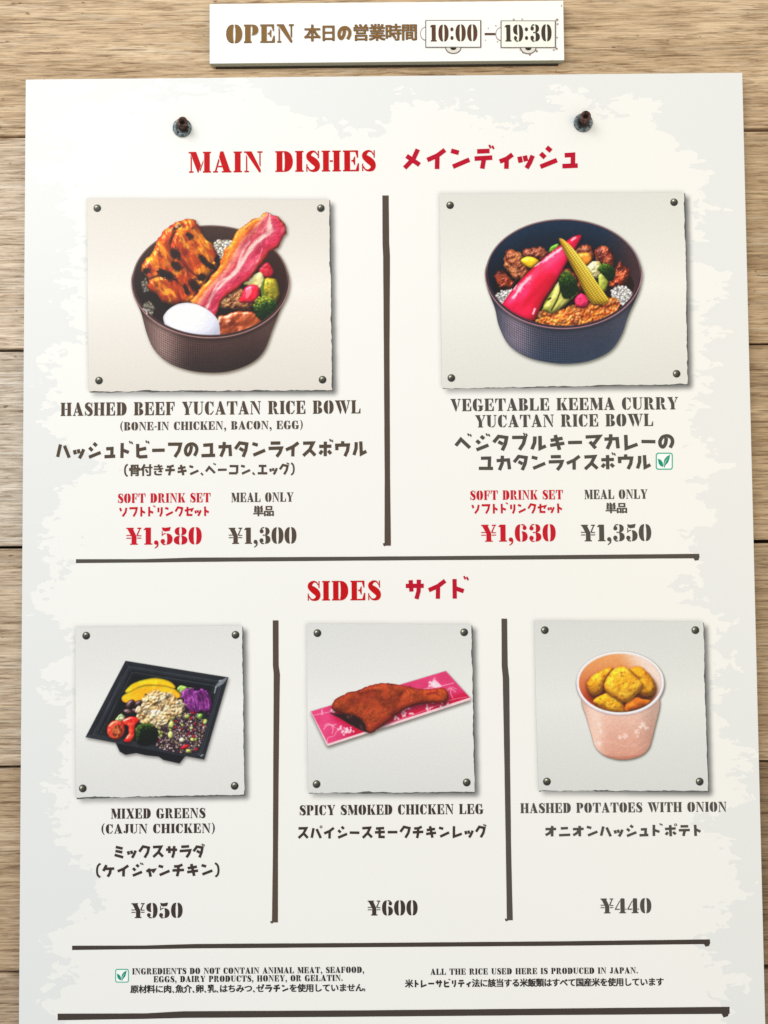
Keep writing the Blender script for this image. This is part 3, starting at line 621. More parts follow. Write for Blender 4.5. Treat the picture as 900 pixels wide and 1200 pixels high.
# ---------------------------------------------------------------- the wall of wood-look boards
def wood_material():
    m, nt, b = nmat('weathered_wood')
    tc = N(nt, 'ShaderNodeTexCoord'); oi = N(nt, 'ShaderNodeObjectInfo')
    off = N(nt, 'ShaderNodeVectorMath', operation='SCALE'); off.inputs[0].default_value = (7.3, 3.1, 5.7); nt.links.new(oi.outputs['Random'], off.inputs['Scale'])
    add = N(nt, 'ShaderNodeVectorMath', operation='ADD'); nt.links.new(tc.outputs['Object'], add.inputs[0]); nt.links.new(off.outputs[0], add.inputs[1])
    def noise(sc, scale, det, rough=.6, dist=0.):
        mp = N(nt, 'ShaderNodeMapping'); mp.inputs['Scale'].default_value = sc; nt.links.new(add.outputs[0], mp.inputs[0])
        n = N(nt, 'ShaderNodeTexNoise', inp={'Scale': scale, 'Detail': det, 'Roughness': rough, 'Distortion': dist}); nt.links.new(mp.outputs[0], n.inputs['Vector']); return n.outputs['Fac']
    def ramp(f, st):
        r = N(nt, 'ShaderNodeValToRGB'); e = r.color_ramp.elements
        e[0].position, e[0].color = st[0][0], (*st[0][1], 1); e[1].position, e[1].color = st[-1][0], (*st[-1][1], 1)
        for p, c_ in st[1:-1]: q = e.new(p); q.color = (*c_, 1)
        nt.links.new(f, r.inputs[0]); return r.outputs[0]
    def mix(t, f, a, bb):
        x = N(nt, 'ShaderNodeMix', data_type='RGBA', blend_type=t)
        for i, v in ((0, f), (6, a), (7, bb)):
            if isinstance(v, (int, float)): x.inputs[i].default_value = v
            elif isinstance(v, tuple): x.inputs[i].default_value = v
            else: nt.links.new(v, x.inputs[i])
        return x.outputs[2]
    broad = noise((1.2, 1, 9), 3.0, 4, .55, .6)
    fig = noise((6, 1, 48), 3.0, 5, .65, 1.0)
    fine = noise((13, 8, 190), 3.0, 4, .74, .35)
    fib = noise((10, 8, 190), 2.2, 3, .65)
    base = ramp(broad, [(.30, (.44, .315, .20)), (.5, (.58, .44, .30)), (.70, (.68, .54, .39))])
    c1 = mix('MULTIPLY', .42, base, ramp(fig, [(.33, (.55, .49, .44)), (.50, (.92, .90, .88)), (.66, (1.12, 1.1, 1.08))]))
    c2 = mix('MULTIPLY', .85, c1, ramp(fine, [(.36, (.48, .41, .35)), (.45, (.88, .86, .84)), (.58, (1.16, 1.17, 1.2))]))
    # pale chalky wear lying on the raised fibres
    pale = math_n(nt, 'MULTIPLY', ramp(fib, [(.54, (0, 0, 0)), (.62, (1, 1, 1))]), ramp(noise((2, 1, 7), 4.0, 3), [(.40, (.12, .12, .12)), (.62, (.9, .9, .9))]))
    c3 = mix('MIX', math_n(nt, 'MULTIPLY', pale, .5), c2, (.66, .59, .50, 1))
    # small knots and dark flecks
    fl = noise((30, 10, 60), 3.5, 2, .5)
    c4 = mix('MULTIPLY', .8, c3, ramp(fl, [(.70, (1, 1, 1)), (.76, (.35, .28, .22))]))
    crack = noise((7, 8, 170), 2.6, 4, .62, .4)
    c4 = mix('MULTIPLY', .8, c4, ramp(crack, [(.575, (1, 1, 1)), (.64, (.50, .42, .35))]))
    streak = noise((9, 8, 330), 2.6, 2, .5, .2)
    c4 = mix('MULTIPLY', .8, c4, ramp(streak, [(.36, (.74, .70, .66)), (.5, (1, 1, 1)), (.64, (1.14, 1.14, 1.14))]))
    c5 = mix('MULTIPLY', 1.0, c4, oi.outputs['Color'])
    nt.links.new(c5, b.inputs['Base Color'])
    bp = N(nt, 'ShaderNodeBump', inp={'Strength': .55, 'Distance': .0009})
    hsum = math_n(nt, 'ADD', math_n(nt, 'MULTIPLY', fine, .7), math_n(nt, 'MULTIPLY', fig, .6)); hsum = math_n(nt, 'ADD', hsum, math_n(nt, 'MULTIPLY', fib, .35))
    nt.links.new(hsum, bp.inputs['Height']); nt.links.new(bp.outputs[0], b.inputs['Normal'])
    b.inputs['Roughness'].default_value = .62; b.inputs['Specular IOR Level'].default_value = .25
    return m
WY = 0.0075                                            # the planks' face lies this far behind the board's face
wood = wood_material()
groove = ink('groove_dirt', (48, 38, 30), .9, .3, .05)
seams = [-340, -85, 160, 410.5, 641.5, 899, 1139.5, 1385, 1630]
zs = [float(plane(14, y, -WY)[1]) for y in seams]
wall = mesh('wall', [(-1.1, WY+.012, zs[-1]), (1.7, WY+.012, zs[-1]), (1.7, WY+.012, zs[0]), (-1.1, WY+.012, zs[0]), (-1.1, WY+.05, zs[-1]), (1.7, WY+.05, zs[-1]), (1.7, WY+.05, zs[0]), (-1.1, WY+.05, zs[0])],
            [(0, 1, 2, 3), (5, 4, 7, 6), (0, 3, 7, 4), (1, 5, 6, 2), (3, 2, 6, 7), (0, 4, 5, 1)], groove)
tag(wall, kind='structure')
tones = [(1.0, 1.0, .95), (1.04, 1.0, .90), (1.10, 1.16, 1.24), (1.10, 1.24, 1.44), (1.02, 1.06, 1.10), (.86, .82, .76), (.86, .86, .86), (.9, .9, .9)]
right = [(1.0, 1.0, .95), (1.0, 1.0, .94), (.84, .79, .68), (.84, .80, .70), (.66, .61, .52), (.46, .41, .34), (.5, .47, .44), (.5, .5, .5)]  # right halves tinted darker, light falloff put into the plank colour
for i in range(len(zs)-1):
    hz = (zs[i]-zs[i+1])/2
    xj = .31+.02*(i % 3)                               # added butt joint splits rows behind the menu for falloff tones; upper rows unbroken
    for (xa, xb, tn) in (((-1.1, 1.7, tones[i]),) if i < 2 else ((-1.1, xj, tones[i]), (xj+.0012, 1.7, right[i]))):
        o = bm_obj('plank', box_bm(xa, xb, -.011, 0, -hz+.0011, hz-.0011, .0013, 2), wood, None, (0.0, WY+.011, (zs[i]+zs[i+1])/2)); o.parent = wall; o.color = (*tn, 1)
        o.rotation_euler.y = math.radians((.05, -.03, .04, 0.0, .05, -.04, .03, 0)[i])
# ---------------------------------------------------------------- the menu board
def curve_node(nt, src, pts, x0, x1):
    """src (0..1) -> value through hand-read points; the values are in metres."""
    fc = N(nt, 'ShaderNodeFloatCurve'); cv = fc.mapping.curves[0]
    lo, hi = min(p[1] for p in pts), max(p[1] for p in pts)
    q = [((p[0]-x0)/(x1-x0), (p[1]-lo)/(hi-lo+1e-9)) for p in pts]
    cv.points[0].location = q[0]; cv.points[1].location = q[-1]
    for p in q[1:-1]: cv.points.new(*p)
    for p in cv.points: p.handle_type = 'VECTOR'
    fc.mapping.use_clip = False; fc.mapping.update(); nt.links.new(src, fc.inputs['Value'])
    return math_n(nt, 'MULTIPLY_ADD', fc.outputs[0], hi-lo, lo)
BW, BH = 0.600, 0.848
def board_material():
    m, nt, b = nmat('printed_board')
    tc = N(nt, 'ShaderNodeTexCoord'); sp = N(nt, 'ShaderNodeSeparateXYZ'); nt.links.new(tc.outputs['Object'], sp.inputs[0])
    x = sp.outputs['X']; y = math_n(nt, 'MULTIPLY', sp.outputs['Z'], -1.0)          # metres from the top left corner
    yn = math_n(nt, 'DIVIDE', y, BH, clamp=True); xn = math_n(nt, 'DIVIDE', x, BW, clamp=True)
    Lp = [(93, 90), (140, 55), (180, 62), (235, 70), (260, 92), (300, 88), (345, 86), (375, 96), (400, 100), (425, 62), (450, 52), (500, 46), (525, 84), (548, 118), (565, 96), (590, 56), (610, 48), (635, 60), (660, 76), (690, 60), (705, 50), (730, 62), (760, 92), (780, 60), (815, 70), (850, 84), (880, 78), (905, 66), (930, 60), (955, 62), (990, 72), (1018, 84), (1040, 116), (1062, 104), (1090, 74), (1115, 64), (1150, 74), (1175, 56), (1200, 62)]
    Rp = [(85, 790), (150, 792), (185, 806), (200, 835), (225, 822), (250, 828), (285, 808), (298, 806), (320, 858), (345, 838), (365, 812), (385, 846), (405, 822), (440, 832), (470, 826), (500, 815), (525, 824), (545, 862), (562, 822), (580, 812), (600, 852), (622, 812), (650, 806), (670, 812), (692, 800), (712, 840), (735, 836), (780, 842), (830, 838), (860, 846), (885, 868), (905, 862), (940, 868), (955, 822), (970, 812), (985, 860), (1010, 872), (1040, 862), (1080, 858), (1100, 822), (1120, 836), (1150, 856), (1175, 846), (1200, 852)]
    Tp = [(30, 118), (90, 116), (150, 108), (205, 104), (250, 100), (285, 104), (330, 112), (356, 140), (400, 152), (432, 150), (455, 136), (476, 112), (505, 124), (530, 134), (550, 118), (572, 126), (588, 148), (610, 152), (628, 134), (650, 114), (680, 112), (712, 118), (742, 124), (766, 132), (778, 150), (792, 182), (810, 190), (840, 200), (870, 200)]
    def cvx(P_, w): 
        out = []
        for a, v in P_:
            X, Z = plane(v, a) if w == 'x' else plane(a, v)
            out.append((ZT-float(Z), float(X)) if w == 'x' else (float(X), ZT-float(Z)))
        return out
    Lc = cvx(Lp, 'x'); Rc = cvx(Rp, 'x'); Tc = cvx(Tp, 'y')
    ni = [0]
    def noise(sx, sy, scale, det, rough, seed):
        mp = N(nt, 'ShaderNodeMapping'); mp.inputs['Scale'].default_value = (sx, 1, sy); mp.inputs['Location'].default_value = (seed, 0, seed*1.7); nt.links.new(tc.outputs['Object'], mp.inputs[0])
        n = N(nt, 'ShaderNodeTexNoise', inp={'Scale': scale, 'Detail': det, 'Roughness': rough, 'Distortion': .6}); nt.links.new(mp.outputs[0], n.inputs['Vector']); return math_n(nt, 'SUBTRACT', n.outputs['Fac'], .5)
    L = math_n(nt, 'SUBTRACT', x, curve_node(nt, yn, Lc, 0, BH)); R = math_n(nt, 'SUBTRACT', curve_node(nt, yn, Rc, 0, BH), x)
    T = math_n(nt, 'SUBTRACT', y, curve_node(nt, xn, Tc, 0, BW))
    F = math_n(nt, 'MINIMUM', math_n(nt, 'MINIMUM', L, R), T)
    n1 = noise(1, 2.0, 30, 3, .5, 3.1); n2 = noise(1, 1.8, 100, 2, .45, 9.4)
    F = math_n(nt, 'ADD', F, math_n(nt, 'MULTIPLY', n1, .10)); F = math_n(nt, 'ADD', F, math_n(nt, 'MULTIPLY', n2, .058))
    mr = N(nt, 'ShaderNodeMapRange', interpolation_type='SMOOTHSTEP', inp={1: -.0005, 2: .0005}); nt.links.new(F, mr.inputs[0])
    mx = N(nt, 'ShaderNodeMix', data_type='RGBA'); mx.inputs[6].default_value = (.815, .82, .805, 1); mx.inputs[7].default_value = (.905, .892, .855, 1); nt.links.new(mr.outputs[0], mx.inputs[0])
    # very fine stipple of the print screen
    nz = N(nt, 'ShaderNodeTexNoise', inp={'Scale': 1300.0, 'Detail': 2.0}); nt.links.new(tc.outputs['Object'], nz.inputs['Vector'])
    m2 = N(nt, 'ShaderNodeMapRange', inp={1: .3, 2: .7, 3: .965, 4: 1.02}); nt.links.new(nz.outputs['Fac'], m2.inputs[0])
    vm = N(nt, 'ShaderNodeVectorMath', operation='SCALE'); nt.links.new(mx.outputs[2], vm.inputs[0]); nt.links.new(m2.outputs[0], vm.inputs['Scale'])
    nt.links.new(vm.outputs[0], b.inputs['Base Color'])
    b.inputs['Roughness'].default_value = .42; b.inputs['Specular IOR Level'].default_value = .3
    bp = N(nt, 'ShaderNodeBump', inp={'Strength': .08, 'Distance': .0004}); nb = N(nt, 'ShaderNodeTexNoise', inp={'Scale': 60.0, 'Detail': 2.0}); nt.links.new(tc.outputs['Object'], nb.inputs['Vector'])
    nt.links.new(nb.outputs['Fac'], bp.inputs['Height']); nt.links.new(bp.outputs[0], b.inputs['Normal'])
    return m
board = empty('menu_board', (0, 0, ZT)); tag(board, 'large cream printed menu board of rice bowls and side dishes, bolted to the plank wall', 'menu board')
panel = bm_obj('panel', box_bm(0, BW, 0, .0045, -BH, 0, .0005, 2), board_material(), board)
def kid(o, parent, h=0.0):
    """Parent a mesh made in world coordinates under a thing whose origin sits elsewhere."""
    o.parent = parent; o.matrix_parent_inverse = Matrix.Identity(4)
    return o
def flat(name, polys, mat, parent, origin, h, step=0.0):
    """Flat ink shapes: polys in world x, z; h = metres in front of the board's face."""
    vs_, fs = [], []
    for k, (pts, faces) in enumerate(polys):
        b0 = len(vs_)
        vs_ += [(p[0]-origin[0], -h-step*k-origin[1], p[1]-origin[2]) for p in pts]
        fs += [tuple(b0+i for i in f) for f in faces] if faces else [tuple(range(b0, b0+len(pts)))]
    o = mesh(name, vs_, fs, mat, parent); return o
OB = (0, 0, ZT)                                        # origin of the board's children
pic_mat = picture_material('printed_picture')
ALB = 0.90                                             # paper white of the print
def card_material(name, c0, c1):
    m, nt, b = nmat(name)
    tc = N(nt, 'ShaderNodeTexCoord'); g = N(nt, 'ShaderNodeSeparateXYZ'); nt.links.new(tc.outputs['Generated'], g.inputs[0])
    r = N(nt, 'ShaderNodeValToRGB'); e = r.color_ramp.elements
    st = [(0, c0), (.30, tuple(.5*(np.array(c0)+c1))), (.52, c1), (.72, tuple(.5*(np.array(c0)+c1))), (1, c0)]
    e[0].position, e[0].color = 0, (*lin(c0), 1); e[1].position, e[1].color = 1, (*lin(c0), 1)
    for p, c_ in st[1:-1]: q = e.new(p); q.color = (*lin(c_), 1)
    nt.links.new(g.outputs['Z'], r.inputs[0])
    nz = N(nt, 'ShaderNodeTexNoise', inp={'Scale': 900.0, 'Detail': 3.0}); nt.links.new(tc.outputs['Object'], nz.inputs['Vector'])
    m2 = N(nt, 'ShaderNodeMapRange', inp={1: .3, 2: .7, 3: .95, 4: 1.03}); nt.links.new(nz.outputs['Fac'], m2.inputs[0])
    vm = N(nt, 'ShaderNodeVectorMath', operation='SCALE'); nt.links.new(r.outputs[0], vm.inputs[0]); nt.links.new(m2.outputs[0], vm.inputs['Scale'])
    nt.links.new(vm.outputs[0], b.inputs['Base Color']); b.inputs['Roughness'].default_value = .42; b.inputs['Specular IOR Level'].default_value = .3
    return m
def pixel_mesh(name, X, Z, rgb, a, keep, parent, h):
    """Fine sheet of ink cells; rgb in display values, a = ink coverage."""
    idx = -np.ones(X.shape, int); q = np.argwhere(keep)
    used = np.zeros(X.shape, bool)
    for di in (0, 1):
        for dj in (0, 1): used[q[:, 0]+di, q[:, 1]+dj] = True
    idx[used] = np.arange(used.sum())
    V = np.stack([X[used]-OB[0], np.full(used.sum(), -h), Z[used]-OB[2]], -1).astype(np.float32)
    i, j = q[:, 0], q[:, 1]
    F = np.stack([idx[i+1, j], idx[i+1, j+1], idx[i, j+1], idx[i, j]], -1).astype(np.int32)
    me = bpy.data.meshes.new(name); me.vertices.add(len(V)); me.vertices.foreach_set('co', V.ravel())
    me.loops.add(F.size); me.loops.foreach_set('vertex_index', F.ravel())
    me.polygons.add(len(F)); me.polygons.foreach_set('loop_start', np.arange(0, F.size, 4, dtype=np.int32))
    me.update(calc_edges=True)
    at = me.color_attributes.new('print', 'FLOAT_COLOR', 'POINT')
    col = np.concatenate([lin(rgb[used])*ALB, a[used][:, None]], -1).astype(np.float32); at.data.foreach_set('color', col.ravel())
    me.materials.append(pic_mat)
    o = bpy.data.objects.new(name, me); C.objects.link(o); o.parent = parent; return o
rnd = random.Random(5)
def deckle(corners, amp, seed):
    """Rough torn outline of a printed card: photo-pixel corners tl, tr, br, bl; amp per side top, right, bottom, left."""
    r = random.Random(seed); pts = []
    for k in range(4):
        a, b = np.array(corners[k], float), np.array(corners[(k+1) % 4], float); L = np.linalg.norm(b-a); n = int(L/3.2)
        d = (b-a)/L; nn = np.array((d[1], -d[0])); w = 0; A = amp[k]
        for i in range(n):
            w = w*.72+(r.random()-.5)*A*1.1
            if r.random() < .07: w -= A*.8
            pts.append(tuple(a+d*(i/n*L+(r.random()-.5)*1.2)+nn*w*min(1, i/2.)))
    return pts
def picture(corners, dish, c0, c1, seed, label, rivets):
    pc = empty('dish_picture', (0, 0, 0)); pc.parent = board; pc['label'] = label
    # soft printed shadow of the card
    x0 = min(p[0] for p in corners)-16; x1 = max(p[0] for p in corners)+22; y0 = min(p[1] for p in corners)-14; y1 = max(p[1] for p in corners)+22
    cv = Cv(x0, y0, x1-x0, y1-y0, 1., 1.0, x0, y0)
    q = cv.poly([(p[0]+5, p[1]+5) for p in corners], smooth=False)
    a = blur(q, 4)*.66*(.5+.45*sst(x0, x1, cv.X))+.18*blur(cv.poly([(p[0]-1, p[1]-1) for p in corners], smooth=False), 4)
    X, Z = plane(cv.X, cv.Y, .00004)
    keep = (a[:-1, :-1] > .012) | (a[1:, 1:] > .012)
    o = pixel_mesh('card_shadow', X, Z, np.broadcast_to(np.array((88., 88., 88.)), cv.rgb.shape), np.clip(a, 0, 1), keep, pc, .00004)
    pts = deckle(corners, (.3, .7, .8, .3), seed); w = [plane(p[0]+.9, p[1]+1.1, .00008) for p in pts]
    flat('card_edge', [([(float(a_), float(b_)) for a_, b_ in w], None)], edge_ink, pc, OB, .00008)
    pts = deckle(corners, (.3, .75, .85, .3), seed+50); w = [plane(p[0], p[1], .00012) for p in pts]
    flat('card', [([(float(a_), float(b_)) for a_, b_ in w], None)], card_material('card_print', c0, c1), pc, OB, .00012)
    c = dish(2.0)
    c.rgb = np.stack([blur(c.rgb[..., k], 1) for k in range(3)], -1)*.4+c.rgb*.6 if SOFT else c.rgb
    g_ = np.random.RandomState(seed).randn(c.H, c.W); g_ = .6*g_+blur(g_, 1)*2.2
    c.rgb = np.clip(c.rgb*1.14-12+g_[..., None]*3.4*(.4+c.rgb.mean(-1, keepdims=True)/255), 3, 255)
    px = c.px+np.arange(c.W)/c.S; py = c.py+np.arange(c.H)/c.S; PX, PY = np.meshgrid(px, py)
    X, Z = plane(PX, PY, .0002)
    vis = (np.maximum(np.maximum(c.a[:-1, :-1], c.a[1:, 1:]), np.maximum(c.a[:-1, 1:], c.a[1:, :-1])) > .015)
    lab = c.lab[:-1, :-1]
    for k in range(len(c.names)):
        keep = vis & (lab == k)
        if keep.sum() == 0: continue
        nm = c.names[k].split('#')[0] or 'dish_shadow'
        pixel_mesh(nm, X, Z, c.rgb, c.a, keep, pc, .0002)
    for (x, y) in rivets:
        o = bpy.data.objects.new('rivet', rivet_mesh()); C.objects.link(o); o.parent = pc; gx, gz = plane(x, y, .0003); o.location = (float(gx), -.0003, float(gz)-ZT); o.rotation_euler.y = rnd.uniform(-.35, .35)
_riv = []
def rivet_mesh():
    if _riv: return _riv[0]
    S = .00030; n = 30; g = (np.arange(n+1)-n/2)*S; X, Y = np.meshgrid(g, -g); R = .0031; d = np.hypot(X, Y)/R
    h = np.sqrt(np.clip(1-(d/.86)**2, 0, 1)); gy, gx = np.gradient(h*R*1.1, S)
    nrm = np.stack([-gx, gy, np.ones_like(h)], -1); nrm /= np.linalg.norm(nrm, axis=-1, keepdims=True)
    L = np.array((-.5, .55, .67)); dd = np.clip(nrm@L, 0, 1); b = 46+100*dd**1.5+170*dd**20
    b = np.where(d > .86, 34, b); rgb = np.stack([b, b*.985, b*.88], -1)
    b2 = np.hypot(X+R*.12, Y-R*.05)/R; rgb *= (1-.5*np.exp(-(b2/.22)**2))[..., None]
    a = np.clip((1-d)/.12+.5, 0, 1); keep = (a[:-1, :-1] > .02) | (a[1:, 1:] > .02)
    o = pixel_mesh('rivet', X+OB[0], Y+OB[2], rgb, a, keep, None, 0.0); me = o.data; bpy.data.objects.remove(o); _riv.append(me); return me
edge_ink = ink('torn_edge_ink', (92, 92, 90))
SOFT = True
picture([(102, 233), (386, 234), (389.5, 457), (104, 459)], dish_beef, (226, 219, 210), (243, 238, 231), 1, 'printed picture of a brown rice bowl with chicken, bacon and egg', [(114, 244), (376, 244), (378, 445), (116, 446)])
picture([(515, 227), (802, 225.5), (806, 450), (518, 455)], dish_curry, (224, 223, 216), (240, 239, 232), 2, 'printed picture of a blue rice bowl with red pepper and baby corn', [(527.5, 240.5), (790, 237), (793, 438), (529, 443)])
picture([(88.5, 735), (284, 733), (286, 931), (89, 935)], dish_salad, (226, 225, 222), (240, 239, 235), 3, 'printed picture of mixed salad in a black tray', [(101, 745), (276, 744), (275, 921), (97, 924)])
picture([(359.5, 731), (552.5, 731.5), (556, 928), (361, 929)], dish_leg, (222, 222, 219), (237, 236, 233), 4, 'printed picture of a spiced chicken leg on a pink sheet', [(372, 742), (544, 741), (547, 917), (371, 919)])
picture([(626, 727.5), (824, 728.5), (829.5, 927), (631, 926.5)], dish_potato, (218, 219, 216), (232, 232, 228), 5, 'printed picture of golden potato pieces in a pink paper cup', [(638.5, 738.5), (815, 738.5), (820, 916), (641, 916)])
# ---------------------------------------------------------------- lettering: stencil capitals, hand-cut kana strokes, heavy kanji
def _stem(x, w=.29, o=.065, top=True, bot=True):
    t = .07; P = []
    P += [(x-o, 0), (x+w+o, 0), (x+w+o, t), (x+w, t)] if bot else [(x, 0), (x+w, 0)]
    P += [(x+w, 1-t), (x+w+o, 1-t), (x+w+o, 1), (x-o, 1), (x-o, 1-t), (x, 1-t)] if top else [(x+w, 1), (x, 1)]
    if bot: P += [(x, t), (x-o, t)]
    return P
def _lobe(xi, xo, y0, y1, n=14):
    """Solid half bowl: straight (slightly hollow) inner edge at xi, round outer edge reaching xo."""
    P = []; m = (y0+y1)/2; h = (y1-y0)/2
    for i in range(n+1):
        a = math.pi/2-math.pi*i/n; ca, sa = math.cos(a), math.sin(a)
        P.append((xi+(xo-xi)*abs(ca)**.82, m+h*(1 if sa > 0 else -1)*abs(sa)**.95))
    hol = -.035 if xo > xi else .035
    P += [(xi-hol*s, m-h*(1-t)) for t, s in ((.45, 1), (1., 1.3), (1.55, 1))]
    return P
def _ball(cx, cy, rx, ry=None, n=12):
    ry = ry or rx; return [(cx+rx*math.cos(2*math.pi*i/n), cy+ry*math.sin(2*math.pi*i/n)) for i in range(n)]
def _rib(pts, ws, n=4):
    P = cr([(p[0], p[1], w) for p, w in zip(pts, ws)], n, False); L, Rr = [], []
    for i in range(len(P)):
        a = P[max(i-1, 0)][:2]; b = P[min(i+1, len(P)-1)][:2]; d = (b-a)/(np.linalg.norm(b-a)+1e-9); nn = np.array((-d[1], d[0]))*P[i][2]/2
        L.append(tuple(P[i][:2]+nn)); Rr.append(tuple(P[i][:2]-nn))
    k = len(L); return (L+Rr, [(i, i+1, k+i+1, k+i) for i in range(k-1)])
_armT = [(.42, 1), (.76, 1), (.76, .64), (.71, .64), (.62, .925), (.42, .925)]
_armB = [(.42, 0), (.80, 0), (.80, .38), (.74, .38), (.64, .075), (.42, .075)]
_armM = [(.42, .545), (.50, .545), (.56, .70), (.61, .70), (.61, .30), (.56, .30), (.50, .465), (.42, .465)]
_Ct = [(.43, 1.01), (.58, .98), (.67, .90), (.70, 1.0), (.76, 1.0), (.76, .60), (.70, .60), (.62, .82), (.43, .93)]
_Cb = [(.43, -.01), (.62, .02), (.78, .28), (.72, .31), (.60, .13), (.43, .07)]
_thinL = [(.10, .86), (.165, .70), (.165, .07), (.25, .07), (.25, 0), (.02, 0), (.02, .07), (.10, .07)]
_V1 = [(0, 1), (.46, 1), (.46, .93), (.39, .93), (.59, .30), (.50, -.02), (.45, -.02), (.07, .93), (0, .93)]
_VT = [(.615, .42), (.65, .30), (.81, .93), (.90, .93), (.90, 1), (.62, 1), (.62, .93), (.73, .93)]
